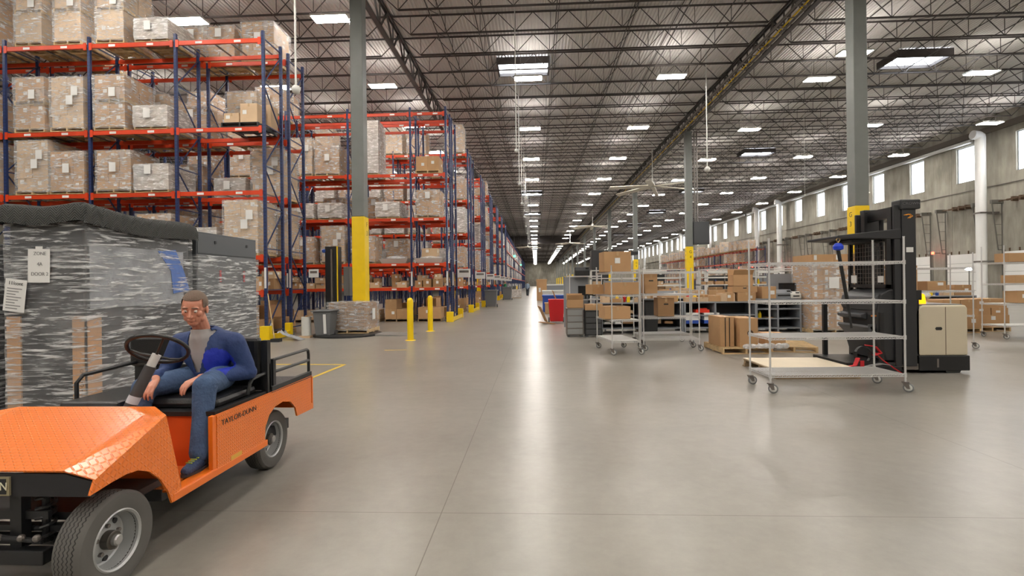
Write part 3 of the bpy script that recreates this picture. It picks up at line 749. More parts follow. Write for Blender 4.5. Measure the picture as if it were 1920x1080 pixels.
# white trays on the fourth shelf of the second row
for j, (x, l) in enumerate(((-4.45, 'in the short end bay'), (-5.95, 'right side of the second bay'))):
    t = thing('storage_tray', 'white tray of flattened film, second rack row, '+l, 'tray', (x, 20.9, 2.455), 0, 'white trays on the second rack row')
    MB().hexa([(-.5, .1, 0), (.5, .1, 0), (.5, 1, 0), (-.5, 1, 0), (-.62, 0, .2), (.62, 0, .2), (.62, 1.1, .2), (-.62, 1.1, .2)]).build('tray_body', M['white_paint'], t)
    b = MB(); b._ell((0, .5, .2), (.5, .45, .14), 14, 8, 0); b.build('film_heap', M['wrap_heavy'], t)
    c = carton_b(MB(), -.33, .2, .21, .3, .8, .62, lab=1).build('carton', [M['carton_light'], M['tape'], M['label']]) if j == 0 else None
    if c: c.location = (x, 20.9, 2.455); tag(c, 'light wrapped carton lying on the white tray in the short end bay', 'carton')
# rows three to eight: simple loads
for k, y in enumerate(RY):
    nb = 4 if k < 2 else 3
    xs = [-4.42]+[-6.5-1.3*i for i in range(5 if k < 2 else 2)]
    for z in LV[1:]:
        for i, x in enumerate(xs):
            if rnd.random() < (.86 if z < 8 else .45):
                if k > 3 and i > 3: continue
                kd = rnd.choice(['mid', 'tall', 'low', 'grid', 'white']) if z > 3 else rnd.choice(['mid', 'low', 'grid', 'white'])
                SP[kd].place((x, y-.02, z+.008), rnd.uniform(-.02, .02), 'wrapped pallet load on the %s rack row, %s' % (ORD[k], TIER[z]), 'pallet loads, %s row, %s' % (ORD[k], TIER[z]))
    for z in LV[1:4]:
        for x in (-4.42,):
            if rnd.random() < .8: SP[rnd.choice(['mid', 'white', 'grid'])].place((x, y+DEP+.4, z+.008), 0, 'wrapped pallet load at the rear of the %s rack row, %s' % (ORD[k], TIER[z]), 'pallet loads, rear of %s row, %s' % (ORD[k], TIER[z]))
# floor level and pick-shelf cartons
cms = [carton_b(MB(), -w/2, 0, 0, w/2, d, h, r=random.Random(i), lab=1).mesh('carton', [M[c], M['tape'], M['label']]) for i, (w, d, h, c) in enumerate(
    [(.3, .4, .28, 'carton'), (.4, .4, .22, 'carton_light'), (.25, .35, .4, 'carton'), (.34, .4, .34, 'carton_dark'), (.22, .3, .2, 'carton_light'), (.3, .4, .5, 'carton')])]
CW_ = [.3, .4, .25, .34, .22, .3]; CH_ = [.28, .22, .4, .34, .2, .5]
def pick_run(x0, x1, y, z, lab, grp, dens=.85, stack=.4):
    x = x0
    while x < x1-.3:
        i = rnd.randrange(6)
        if rnd.random() < dens:
            o = link('carton', cms[i], None, 0, (x+CW_[i]/2, y+rnd.uniform(0, .15), z), rotz=rnd.uniform(-.06, .06)); tag(o, lab, 'carton', grp)
            if rnd.random() < stack and CH_[i] < .35:
                j = rnd.choice([0, 4, 1]); o = link('carton', cms[j], None, 0, (x+CW_[i]/2, y+.05, z+CH_[i]+.004)); tag(o, lab, 'carton', grp)
        x += CW_[i]+rnd.uniform(.03, .1)
# shelf boards that carry the small cartons
def board(x0, x1, y, z, lab):
    o = MB().box(x0, y+.03, z-.001, x1, y+DEP-.03, z+.012).build('shelf_board', M['wood']); tag(o, lab, 'shelf board', 'shelf boards on the racks')
for (a, c, y, rk, nm) in [(X2[1]+.06, X2[0]-.06, 20.9, 'second rack row', 'short end bay'), (X2[2]+.06, X2[1]-.06, 20.9, 'second rack row', 'second bay'), (X2[3]+.06, X2[2]-.06, 20.9, 'second rack row', 'third bay'),
                      (X2[4]+.06, X2[3]-.06, 20.9, 'second rack row', 'fourth bay'), (X1[1]+.06, X1[0]-.06, 14.27, 'nearest rack', 'rightmost bay'), (X1[2]+.06, X1[1]-.06, 14.27, 'nearest rack', 'second bay')]:
    board(a, c, y, 1.432, 'thin board on the lowest shelf of the %s, %s' % (rk, nm))
    pick_run(a+.03, c, y+.04, 1.447, 'small carton, front line, lowest shelf, %s, %s' % (rk, nm), 'small cartons, %s, %s' % (rk, nm))
    pick_run(a+.1, c, y+.5, 1.447, 'small carton, back line, lowest shelf, %s, %s' % (rk, nm), 'small cartons behind, %s, %s' % (rk, nm), .7, .7)
for k, y in enumerate(RY[:4]):
    board(X2[2]+.06, X2[0]-.06-1.6, y, 1.432, 'thin board on the lowest shelf of the %s rack row' % ORD[k]); board(X2[1]+.06, X2[0]-.06, y, 1.432, 'thin board in the end bay of the %s rack row' % ORD[k])
    pick_run(X2[1]+.1, X2[0]-.1, y+.04, 1.447, 'small carton on the lowest shelf of the %s rack row' % ORD[k], 'small cartons, %s row' % ORD[k])
# floor loads under the racks
FLP = {'a': load_proto(1.0, 1.0, .95, 2, 2, 2, seed=41, wrapped=False, cutcorner=1, name='carton_pallet_load', pal='wood_dark'),
       'b': load_proto(1.0, 1.0, .75, 2, 2, 2, seed=42, wrapped=False, cm='carton_dark', cutcorner=1, name='carton_pallet_load', pal='wood_dark'),
       'c': load_proto(1.0, 1.0, .6, 1, 1, 1, seed=43, wrapped=False, name='carton_pallet_load', pal='wood_dark'),
       'w': load_proto(.95, .9, .52, 3, 1, 2, seed=44, wrapped=False, name='carton_pallet_load', pal='wood_dark', cm='carton_light')}
FD = {'a': 'pallet of brown cartons', 'b': 'low pallet of dark cartons', 'c': 'single wide carton on a floor pallet', 'w': 'pallet of small pale boxes'}
n_ = 0
for (k, x, y, where) in [('c', -4.45, 20.95, 'under the short end bay of the second rack'), ('a', -5.85, 20.95, 'under the second rack, right side of second bay'), ('w', -7.05, 20.95, 'under the second rack, left side of second bay'),
                         ('b', -8.6, 20.95, 'under the second rack, right side of third bay'), ('w', -9.8, 20.95, 'under the second rack, left side of third bay'), ('a', -11.2, 20.95, 'under the second rack, fourth bay'),
                         ('a', -8.65, 14.4, 'under the nearest rack, right side of end bay'), ('b', -9.75, 14.4, 'under the nearest rack, left side of end bay'), ('a', -11.2, 14.4, 'under the nearest rack, second bay'),
                         ('b', -6.0, yb2, 'at the rear under the second rack, second bay'), ('a', -4.45, yb2, 'at the rear under the second rack, end bay'), ('b', -8.4, yb2, 'at the rear under the second rack, third bay'),
                         ('a', -8.6, yb, 'at the rear under the nearest rack, end bay')]:
    FLP[k].place((x, y, 0.0), rnd.uniform(-.04, .04), FD[k]+' '+where, 'floor pallets under the racks')
for k, y in enumerate(RY):
    for x in (-4.45, -5.9, -7.0):
        FLP[rnd.choice('abcw')].place((x, y+.05, 0), 0, 'pallet of cartons on the floor under the %s rack row' % ORD[k], 'floor pallets, %s row' % ORD[k])

# yellow guards and aisle signs at the rack ends
def guard(x, y, L, lab):
    t = thing('rack_guard', lab, 'rack guard', (x, y, 0), 0, 'yellow rack end guards')
    MB().box(-.14, -.16, 0, .14, .02, .42).build('block', M['yellow'], t, bevel=.01)
    MB().box(.05, .02, .02, .12, L, .18).build('rail', M['yellow'], t, bevel=.005)
    MB().box(-.1, L, 0, .14, L+.16, .42).build('block', M['yellow'], t, bevel=.01)
guard(-7.72, 14.2, DEP+.02, 'yellow steel guard at the foot of the nearest rack end')
guard(-3.55, 20.8, 2.6, 'yellow steel guard at the end of the second rack row')
for k, y in enumerate(RY): guard(-3.55, y-.1, 2.6, 'yellow steel guard at the end of the %s rack row' % ORD[k])
sgn = [('second', 20.9)]+[(ORD[k], y) for k, y in enumerate(RY)]
for nm, y in sgn:
    o = MB().box(-.3, -.01, -.2, .3, .01, .2).box(-.22, -.012, .02, .22, -.01, .12, 1).build('aisle_sign', [M['paper'], M['zinc']], loc=(-3.32, y+2.4, 2.06)); tag(o, 'white sign plate fixed at the end of the %s rack row' % nm, 'sign', 'white rack end signs')
o = MB().box(-.17, -.01, -.14, .17, .01, .14).box(-.12, -.012, .0, .12, -.01, .08, 1).build('aisle_sign', [M['paper'], M['zinc']], loc=(-7.55, 16.9, 1.98)); tag(o, 'white sign plate at the back of the nearest rack end', 'sign')
# racks running along the aisle far away
XF = -4.0
def far_run(y0, nb, lab, idx):
    t = thing('pallet_rack', lab, 'pallet rack', (XF, y0, 0), pi/2, 'far racks standing along the aisle')
    for i in range(nb+1): link('upright_frame', FMS, t, 0, (i*2.65, 0, 0))
    for i in range(nb):
        for z in (2.45, 4.33, 6.17, 8.0): link('beam', beam_of(2.65), t, 0, (i*2.65, -.02, z))
    for i in range(nb):
        for z in (0, 2.45, 4.33, 6.17):
            for s in (.7, 1.95):
                if rnd.random() < .62 and (y0 < 100 or s > 1 or z > 0):
                    SP[rnd.choice(['white', 'mid', 'tall', 'white'])].place((XF-.02, y0+i*2.65+s, z+.008), pi/2, 'small distant pallet load in the far racks along the aisle, %s run' % idx, 'distant pallet loads, %s run' % idx)
far_run(70, 8, 'distant navy rack run along the aisle, nearer one', 'nearer')
far_run(93, 8, 'distant navy rack run along the aisle, middle one', 'middle')
far_run(116, 10, 'distant navy rack run along the aisle, farther one', 'farther')
t = thing('pallet_rack', 'x', 'pallet rack', (XF, 145, 0), pi/2); tag(t, 'distant navy rack run along the aisle, farthest one', 'pallet rack')
for i in range(16):
    link('upright_frame', FMS, t, 0, (i*2.65, 0, 0))
    if i < 15:
        for z in (2.45, 4.33, 6.17): link('beam', beam_of(2.65), t, 0, (i*2.65, -.02, z))
# ================================================================== LEFT FLOOR ITEMS
def bollard(x, y, lab):
    t = thing('bollard', lab, 'bollard', (x, y, 0), 0, 'yellow bollards')
    MB().lathe([(.086, 0), (.086, 1.08), (.08, 1.13), (.06, 1.165), (.03, 1.185), (.001, 1.19)], n=28).build('post', M['yellow'], t, smooth=True)
    MB().lathe([(.15, 0), (.14, .012), (.09, .014)], n=24).build('base_ring', M['yellow'], t)
bollard(-3.52, 14.0, 'yellow bollard on the grey floor, the left and nearer of the two')
bollard(-3.52, 16.68, 'yellow bollard on the grey floor, the right and farther of the two')
for x, y in ((-3.3, 88), (-3.2, 80)): bollard(x, y, 'tiny yellow bollard far along the racks')
# small things on the floor: yellow tape
TM = mat('floor_tape_yellow', (226, 190, 60), .45)
def tape(pts, w, lab, g='yellow floor tape lines'):
    b = MB()
    for p, q in zip(pts[:-1], pts[1:]): b.bar((p[0], p[1], .0015), (q[0], q[1], .0015), w, .003)
    tag(b.build('floor_tape', TM), lab, 'floor tape', g)
tape([(-5.6, 9.86), (-3.77, 9.78)], .07, 'yellow tape line across the floor behind the orange cart')
tape([(-3.77, 9.78), (-3.82, 7.2)], .07, 'yellow tape line running toward the rear of the orange cart')
tape([(-5.3, 9.8), (-5.35, 8.3)], .06, 'short yellow tape strip beside the cargo deck railing')
tape([(-3.95, 3.2), (-3.7, 3.52)], .12, 'yellow tape under the front of the orange cart at the left edge')
tape([(-3.62, 11.9), (-3.1, 11.95)], .05, 'short worn yellow mark on the floor in front of the bollards')
# stretch wrapping machine
wm = thing('wrapping_machine', 'stretch wrapping machine with tall black mast and yellow edge stripe', 'machine', (-6.95, 17.2, 0))
MB().box(-.28, -.12, 0, .16, .25, 2.9).build('mast', M['black'], wm, bevel=.01)
MB().box(.13, -.13, .2, .17, -.11, 2.9).build('edge_stripe', M['yellow'], wm)
MB().box(-.05, -.2, .5, .0, -.12, 2.8).build('guide_rail', M['zinc'], wm)
MB().box(.35, -.1, 1.2, .55, .2, 2.2).build('control_box', M['greybin'], wm, bevel=.01)
MB().ell((-.32, -.1, 2.75), (.07, .07, .07)).build('blue_knob', M['blue'], wm, smooth=True)
tt = thing('turntable', 'low black turntable of the wrapping machine under the wrapped pallet', 'turntable', (-5.9, 15.62, 0))
MB().lathe([(1.04, 0), (1.04, .05), (.98, .07), (.001, .07)], n=48).build('disc', M['black'], tt)
MB().prism([(1.0, 0), (1.0, .06), (2.1, .005), (2.1, 0)], -.45, .45, 'Y').build('ramp', mat('ramp_grey', (128, 126, 122), .5), tt)
# wrapped pallet of flat cartons in front of the column
r = random.Random(5)
st = thing('wrapped_pallet_load', 'shrink-wrapped pallet of flat brown cartons in front of the yellow column base', 'pallet load', (-5.83, 15.35, .075), -.02)
pallet_b(MB(), 1.3, 1.1, 0).build('pallet', M['wood'], st)
for k in range(6):
    for i in range(2):
        x0 = -.6+i*.6+r.uniform(-.01, .01); z = .135+k*.135
        b = MB().box(x0, .03, z, x0+.59, 1.05, z+.13)
        for q in range(9): b.hexa([(x0+.04+q*.055, .028, z+.045), (x0+.07+q*.055, .028, z+.045), (x0+.07+q*.055, .03, z+.045), (x0+.04+q*.055, .03, z+.045), (x0+.055+q*.055, .028, z+.09), (x0+.085+q*.055, .028, z+.09), (x0+.085+q*.055, .03, z+.09), (x0+.055+q*.055, .03, z+.09)], 1)
        b.build('carton', [M['carton_dark'], M['print']], st)
wrap_b(1.24, 1.07, .08, .97, r, .03).build('stretch_film', M['wrap'], st)
MB().box(.66, .4, .4, .665, .65, .75).build('shipping_label', M['label'], st)
# bin, film roll, broom
def bin_thing(x, y, lab, m, w=.56, h=.95, rz=0, lid=True, g=None, nm='trash_bin'):
    t = thing(nm, lab, 'bin', (x, y, 0), rz, g)
    b = MB(); w0 = w*.8
    b.hexa([(-w0/2, -w0/2, .06), (w0/2, -w0/2, .06), (w0/2, w0/2, .06), (-w0/2, w0/2, .06), (-w/2, -w/2, h), (w/2, -w/2, h), (w/2, w/2, h), (-w/2, w/2, h)])
    b.build('bin_body', m, t, bevel=.02)
    if lid: MB().box(-w/2-.05, -w/2-.05, h, w/2+.05, w/2+.05, h+.04).box(-w/2-.03, w/2, h-.04, w/2+.03, w/2+.1, h+.05).build('lid', m, t, bevel=.012)
    for s in (-1, 1): MB().cyl((s*w*.42, w*.36, .1), (s*w*.50, w*.36, .1), .1, 16).build('wheel', M['rubber'], t)
    return t
b1 = bin_thing(-6.4, 15.1, 'grey lidded trash bin beside the nearest rack end', M['greybin'], .55, .78)
MB().hexa([(.05, -.26, .12), (.13, -.26, .12), (.13, -.24, .12), (.05, -.24, .12), (.05, -.3, .7), (.13, -.3, .7), (.13, -.28, .7), (.05, -.28, .7)]).build('rib', M['label'], b1)
o = thing('film_roll', 'upright white roll of stretch film left of the grey lidded bin', 'film roll', (-6.95, 15.0, .0))
MB().lathe([(.14, .06), (.14, .62), (.04, .62)], n=28).build('film', M['white_paint'], o, smooth=True); MB().cyl((0, 0, .0), (0, 0, .66), .04, 12).build('core', M['carton'], o)
MB().box(-.2, -.2, .0, .2, .2, .05).build('stand', M['carton_light'], o)
o = thing('broom', 'wooden-handled broom leaning on the nearest rack post', 'broom', (-7.35, 13.95, 0))
MB().cyl((0, -.05, .04), (-.33, .22, 1.35), .016, 8).build('handle', M['wood'], o); MB().box(-.05, -.2, 0, .2, -.02, .09).build('brush', M['blackp'], o)
t = thing('plastic_scraps', 'crumpled grey and black plastic sheet lying at the rack foot', 'plastic sheet', (-7.1, 14.15, 0))
r = random.Random(9); b = MB(); vs = []; fs = []
for i in range(9):
    for j in range(6): vs.append((i*.085-.34+.02*r.random(), j*.07+.02*r.random(), max(.004, .34*(1-i/8)*(.5+.5*r.random()))))
for i in range(8):
    for j in range(5): fs.append((i*6+j, (i+1)*6+j, (i+1)*6+j+1, i*6+j+1))
b._add(vs, fs, 0); s_ = b.build('sheet', mat('sheet_grey', (150, 152, 156), .22), t); md = s_.modifiers.new('s', 'SOLIDIFY'); md.thickness = .004
# bins and clutter along the aisle
bin_thing(-2.95, 33.2, 'grey wheeled bin at the fourth rack row end', M['greybin'], .8, 1.1)
bin_thing(-2.7, 47.5, 'smaller grey wheeled bin farther along the aisle', M['greybin'], .9, 1.2)
bin_thing(-3.0, 65.0, 'grey bin far along the racks', M['greybin'], .9, 1.2)
o = load_proto(1.2, 1.2, .9, 2, 2, 1, seed=71, cm='carton_light', simple=True, film='wrap_heavy'); o.place((-2.2, 54, 0), 0, 'low white-wrapped pallet standing at the aisle edge far left')
bin_thing(.78, 19.9, 'red wheeled bin filled with cardboard on the right edge of the aisle', M['red'], .62, .92, nm='waste_bin', lid=False)
for j, (x, y, z, a, l) in enumerate(((.75, 19.8, .93, .3, 'folded cardboard sheet sticking out of the red bin'), (.25, 20.1, .01, .8, 'flattened carton leaning left of the red bin'), (.45, 19.3, .02, 1.2, 'crushed carton on the floor before the red bin'))):
    b = MB(); b.box(-.35, -.2, 0, .35, .2, .012); b.box(-.3, -.1, .012, .25, .18, .03)
    o = b.build('cardboard_sheet', M['carton']); o.location = (x, y, z); o.rotation_euler = ((.15, 1.2, .2), (.2, 1.1, .5), (0, .12, .3))[j]; tag(o, l, 'cardboard', 'cardboard scraps at the red bin')
    if j == 1: o.location.z = .32
# far clutter at the right of the aisle
for j, (x, y, w, d, h, m, l) in enumerate(((1.0, 25.5, 1.1, .9, .55, 'carton', 'open brown carton beyond the red bin'), (1.0, 27.2, 1.3, .9, .9, 'blue', 'blue plastic tote beyond the red bin'), (1.2, 31, 1.6, 1.0, 1.1, 'white_paint', 'white crate farther along the aisle right side'),
        (.5, 45, .9, .9, 1.9, 'carton', 'tall brown carton stack far right of the aisle'), (2.4, 38, 2.5, 1, 1.0, 'greybin', 'grey container far right of the aisle'), (2.6, 52, 3, 1, 1.3, 'desk', 'long grey table bank far right of the aisle'), (3.0, 66, 4, 1, 1.4, 'white_paint', 'long white bank of tables far away'))):
    t = thing(['carton', 'tote', 'crate', 'carton_stack', 'container', 'table_bank', 'table_bank'][j], l, ['carton', 'tote', 'crate', 'carton stack', 'container', 'table', 'table'][j], (x, y, 0))
    b = MB().box(-w/2, 0, 0, w/2, d, h*.9).box(-w/2-.03, -.03, h*.9, w/2+.03, d+.03, h); b.build('body', M[m], t, bevel=.01)
    MB().box(-w*.3, -.035, h*.4, -w*.1, -.001, h*.6).build('label', M['label'], t)

# ================================================================== WIRE SHELF CARTS
def wire_shelf(w, d, n_cross=None):
    b = MB(); t = .004
    for z in (0, .028):
        for y in (0, d): b.bar((0, y, z), (w, y, z), .010, mi=0)
        for x in (0, w): b.bar((x, 0, z), (x, d, z), .008)
    n = int(w/.05)
    for y in (0, d):
        for i in range(n):
            a = w*i/n; c = w*(i+.5)/n; e = w*(i+1)/n; b.bar((a, y, 0), (c, y, .028), .006); b.bar((c, y, .028), (e, y, 0), .006)
    n = int(d/.05)
    for x in (0, w):
        for i in range(n):
            a = d*i/n; c = d*(i+.5)/n; e = d*(i+1)/n; b.bar((x, a, 0), (x, c, .028), .004); b.bar((x, c, .028), (x, e, 0), .004)
    n = int(w/.026)
    for i in range(1, n): b.bar((w*i/n, 0, .032), (w*i/n, d, .032), .006)
    for y in (d*.33, d*.66): b.bar((0, y, .02), (w, y, .02), .007)
    for x in (0, w):
        for y in (0, d): b.cyl((x, y, -.012), (x, y, .045), .02, 10)
    return b.mesh('wire_shelf', M['chrome'])
def post_me(h):
    b = MB(); b.cyl((0, 0, 0), (0, 0, h), .0127, 10)
    k = .03
    while k < h: b.cyl((0, 0, k), (0, 0, k+.004), .0142, 8); k += .0254
    b.cyl((0, 0, h), (0, 0, h+.01), .015, 8)
    return b.mesh('post', M['chrome'])
wheel_b = MB().lathe([(.02, -.012), (.05, -.016), (.062, -.013), (.0635, 0), (.062, .013), (.05, .016), (.02, .012)], axis='X', n=24, mi=0).lathe([(.001, -.02), (.022, -.02), (.022, .02), (.001, .02)], axis='X', n=14, mi=1).lathe([(.03, -.0165), (.045, -.0165), (.045, .0165), (.03, .0165)], axis='X', n=18, mi=1)
WHM = wheel_b.mesh('wheel', [mat('caster_grey', (128, 130, 132), .5), M['white_paint']], True)
fork_b = MB(); 
for s in (-.026, .024): fork_b.hexa([(s, -.02, .05), (s+.003, -.02, .05), (s+.003, .015, .05), (s, .015, .05), (s, -.02+.01, .115), (s+.003, -.01, .115), (s+.003, .06, .115), (s, .06, .115)])
fork_b.box(-.027, -.01, .112, .027, .06, .118).cyl((0, .03, .118), (0, .03, .135), .018, 10).lathe([(.045, .128), (.045, .14), (.001, .14)], (0, .03, 0), n=18)
FKM = fork_b.mesh('caster', M['zinc'])
SHM = {}; PSM = {}
def wire_cart(loc, rz, w, d, levels, ph, lab, grp='wire shelf carts', cast=(1.2, .9, 1.6, 1.1), solid=()):
    t = thing('wire_shelf_cart', lab, 'cart', loc, rz, grp)
    if (w, d) not in SHM: SHM[(w, d)] = wire_shelf(w, d)
    if ph not in PSM: PSM[ph] = post_me(ph-.14)
    for i, (x, y) in enumerate(((0, 0), (w, 0), (0, d), (w, d))):
        link('post', PSM[ph], t, 0, (x, y, .14))
        c = link('caster', FKM, t, 0, (x, y, 0)); a = cast[i]; c.rotation_euler[2] = a; c.location = (x+.03*sin(a), y-.03*cos(a), 0)
        link('wheel', WHM, c, 0, (0, -.002, .0635))
    for z in levels: link('wire_shelf', SHM[(w, d)], t, 0, (0, 0, z))
    for z in solid: MB().box(.01, .01, z+.036, w-.01, d-.01, z+.04).build('shelf_liner', M['white_paint'], t)
    return t
LVC = (.215, .73, 1.22, 1.76)
wire_cart((3.2, 7.12, 0), .03, 1.83, .61, LVC, 2.12, 'empty four-shelf chrome wire cart in front of the stockpicker')
wire_cart((1.6, 10.85, 0), .14, .61, 1.22, (.26, .71, 1.24, 1.74), 1.9, 'narrow chrome wire cart holding the big cartons, nearest the aisle', solid=(.26, .71))
wire_cart((2.4, 11.5, 0), -.03, 1.22, .61, (.24, .72, 1.24, 1.74), 1.85, 'wide chrome wire cart just right of the narrow one with cartons')
wire_cart((2.55, 12.5, 0), .1, 1.22, .61, (.24, 1.22), 1.75, 'low-shelved chrome wire cart behind the wide one')
wire_cart((7.75, 11.55, 0), 0, 1.8, .61, (.7, 1.24, 1.75), 2.1, 'chrome wire cart behind the beige end of the stockpicker')
wire_cart((11.75, 13.3, 0), .05, 1.83, .61, (.3, .85, 1.36, 1.9), 2.35, 'chrome wire cart at the right edge of the picture', solid=(.3, .85))
wire_cart((1.15, 17.4, 0), .1, 1.1, .61, (.3, .95, 1.75), 1.85, 'distant chrome wire cart near the black printers')
# ---- cartons on the carts
def carton(x, y, z, w, d, h, lab, cat='carton', m='carton', rz=0, grp=None, flaps=False, nm='carton', hole=False, seed=0, lb=0):
    b = MB(); r = random.Random(seed)
    if not flaps: carton_b(b, -w/2, 0, 0, w/2, d, h, r=r, lab=lb)
    else:
        e = .006
        b.box(-w/2, 0, 0, w/2, d, e).box(-w/2, 0, 0, w/2, e, h).box(-w/2, d-e, 0, w/2, d, h).box(-w/2, 0, 0, -w/2+e, d, h).box(w/2-e, 0, 0, w/2, d, h)
    if hole: b.box(-.05, -.003, h*.62, .05, 0, h*.62+.03, 3)
    b2 = b.build(nm, [M[m], M['tape'], M['label'], M['black']], None, bevel=.003 if not flaps else 0)
    if flaps:
        t = thing(nm, lab, cat, (x, y, z), rz, grp); b2.parent = t; b2.name = 'carton_body'
        q = d*.45
        MB().hexa([(-w/2, 0, h), (w/2, 0, h), (w/2, -.0, h+.006), (-w/2, 0, h+.006), (-w/2, -q*.5, h+q*.75), (w/2, -q*.5, h+q*.75), (w/2, -q*.5+.006, h+q*.75), (-w/2, -q*.5+.006, h+q*.75)]).build('flap', M[m], t)
        MB().hexa([(-w/2, d-.006, h), (w/2, d-.006, h), (w/2, d, h), (-w/2, d, h), (-w/2, d+q*.1, h+q*.95), (w/2, d+q*.1, h+q*.95), (w/2, d+q*.1+.006, h+q*.95), (-w/2, d+q*.1+.006, h+q*.95)]).build('flap', M[m], t)
        return t
    b2.location = (x, y, z); b2.rotation_euler[2] = rz; return tag(b2, lab, cat, grp)
carton(1.80, 11.25, 1.785, .60, .5, .44, 'big plain carton on the top shelf of the narrow cart', rz=.1, lb=1, seed=3)
carton(1.92, 11.05, 1.285, .66, .5, .26, 'wide brown carton on the second shelf of the narrow cart', rz=.1)
carton(1.40, 11.5, 1.285, .28, .4, .22, 'small carton at the left end of the narrow cart second shelf', rz=.3)
b = MB().hexa([(-.16, 0, 0), (.02, 0, 0), (.02, .3, 0), (-.16, .3, 0), (-.05, 0, .26), (.13, 0, .26), (.13, .3, .26), (-.05, .3, .26)]); o = b.build('carton', M['carton_dark']); o.location = (1.72, 11.6, 1.285); tag(o, 'leaning carton behind the wide one on the narrow cart', 'carton')
carton(1.75, 11.0, .757, .56, .6, .27, 'plain carton on the lower shelf of the narrow cart', rz=.1)
carton(2.60, 11.6, 1.287, .28, .4, .44, 'upright carton at the left of the wide cart, eye-level shelf', hole=True)
carton(2.93, 11.6, .765, .36, .42, .42, 'brown carton with a handle hole on the wide cart low shelf', hole=True, m='carton_dark')
# floor pallet with two tall cartons and a low one
t = thing('pallet', 'wooden pallet carrying two tall open-top cartons, left of two', 'pallet', (4.42, 10.9, 0), 0, 'two pallets on the floor'); pallet_b(MB(), 1.0, 1.2).build('boards', M['wood'], t)
t = thing('pallet', 'empty part of wooden pallet peeking right of the tall cartons', 'pallet', (5.18, 11.1, 0), -.25, 'two pallets on the floor'); pallet_b(MB(), .9, 1.2).build('boards', M['wood'], t); t.location = (5.50, 11.1, 0)
tc1 = carton(4.50, 10.98, .133, .38, .7, .62, 'tall brown carton with round printed mark on the floor pallet', rz=-.02, m='carton')
MB().lathe([(.055, -.003), (.065, -.003)], (.03, 0, 0), axis='Y', n=24).build('printed_mark', M['print'], tc1).location = (.0, 0, .3)
bpy.data.objects[tc1.name].children[0].name = 'printed_mark'
b = MB()
tc2 = carton(4.10, 11.12, .133, .3, .68, .64, 'narrow tall carton left of the one with a round mark', rz=.03, m='carton')
for x in (-.05, .04): MB().box(x, -.004, 0, x+.018, -.002, .62).build('strap', M['black'], tc2)
MB().box(-.193, .3, 0, -.191, .32, .6).build('strap', M['black'], tc1)
carton(5.15, 11.2, .135, .42, .5, .26, 'low brown carton right of the two tall cartons', rz=-.15)
t = thing('loose_film', 'crumpled clear film bunched at the foot of the tall cartons', 'plastic film', (4.75, 10.85, .13)); b = MB(); r = random.Random(3)
for k in range(7): b._ell((-.35+.13*k, r.uniform(-.05, .05), .03+.02*r.random()), (.1, .05, .05+.02*r.random()), 8, 5, 0)
b.build('film', M['wrap_heavy'], t)
# plywood-covered pallet at the fork tips
t = thing('pallet', 'pallet topped by a pale plywood sheet, lying at the stockpicker forks', 'pallet', (3.74, 8.12, 0), 0)
b = MB()
for i in range(3):
    y = i*.60; b.box(0, y, .02, 1.28, y+.05, .068); b.box(0, y, 0, 1.28, y+.1, .02)
    for k in range(3): b.box(.02+k*.57, y, .066, .14+k*.57, y+.08, .115)
for i in range(7): b.box(i*.195, 0, .114, i*.195+.11, 1.25, .132)
b.build('boards', M['wood_dark'], t)
MB().box(-.0, -.01, .134, 1.30, 1.27, .15).build('plywood_sheet', mat('plywood_pale', (222, 208, 184), .7, var=.06, vscale=2), t)

# ================================================================== ORDER PICKER TRUCK
ft = thing('stockpicker', 'black and beige stockpicker forklift parked behind the wire cart', 'forklift', (0, 8.57, 0))
BG = mat('truck_beige', (208, 197, 174), .35, var=.02)
DK = mat('truck_charcoal', (44, 45, 48), .45)
MB().prism([(6.06, .29), (7.0, .29), (7.0, 1.06), (6.97, 1.11), (6.30, 1.11), (6.20, 1.06), (6.12, .90), (6.08, .74)], 0, 1.05, 'Y').build('power_unit', BG, ft, bevel=.025)
MB().box(6.645, -.003, .30, 6.653, .0, 1.08).build('panel_seam', M['print'], ft)
for x in (6.15, 6.54):
    b = MB(); b.prism([(x-.055, .73), (x-.04, .705), (x+.04, .705), (x+.055, .73), (x+.04, .755), (x-.04, .755)], -.006, .0, 'Y'); b.build('handle_slot', M['black'], ft)
MB().box(6.22, -.01, .045, 7.02, 1.06, .29).build('bumper', M['black'], ft, bevel=.012)
MB().box(5.95, .0, .06, 6.22, 1.04, .16).build('chassis_plate', M['zinc'], ft, bevel=.006)
MB().box(6.5, -.013, .1, 6.53, -.009, .24).build('bolt_strip', M['zinc'], ft)
MB().hexa([(6.7, .05, 0), (6.9, .05, 0), (6.9, .9, 0), (6.7, .9, 0), (6.66, .05, .08), (6.96, .05, .08), (6.96, .9, .08), (6.66, .9, .08)]).build('drive_wheel', M['rubber'], ft)
MB().box(6.26, .05, 1.11, 6.95, .98, 1.125).build('top_cover', mat('top_cover_grey', (128, 128, 126), .3), ft)
bl = MB().lathe([(.085, 0), (.085, .03), (.072, .14), (.05, .165), (.001, .168)], (0, 0, 0), n=20).build('beacon', emis('amber_beacon', (255, 160, 20), 2.2), ft, smooth=True); bl.location = (6.50, .35, 1.126)
MB().box(5.97, -.02, .12, 6.19, .10, 2.78).box(5.86, -.0, .12, 5.97, .05, 2.76).build('mast_channel', DK, ft, bevel=.008)
MB().box(5.95, .90, .12, 6.24, 1.02, 2.80).box(5.84, .95, .12, 5.95, 1.0, 2.72).build('mast_channel', DK, ft, bevel=.008)
MB().box(5.88, .10, .3, 5.93, .20, 2.74).build('inner_mast', M['black'], ft); MB().box(5.88, .78, .3, 5.93, .88, 2.74).build('inner_mast', M['black'], ft)
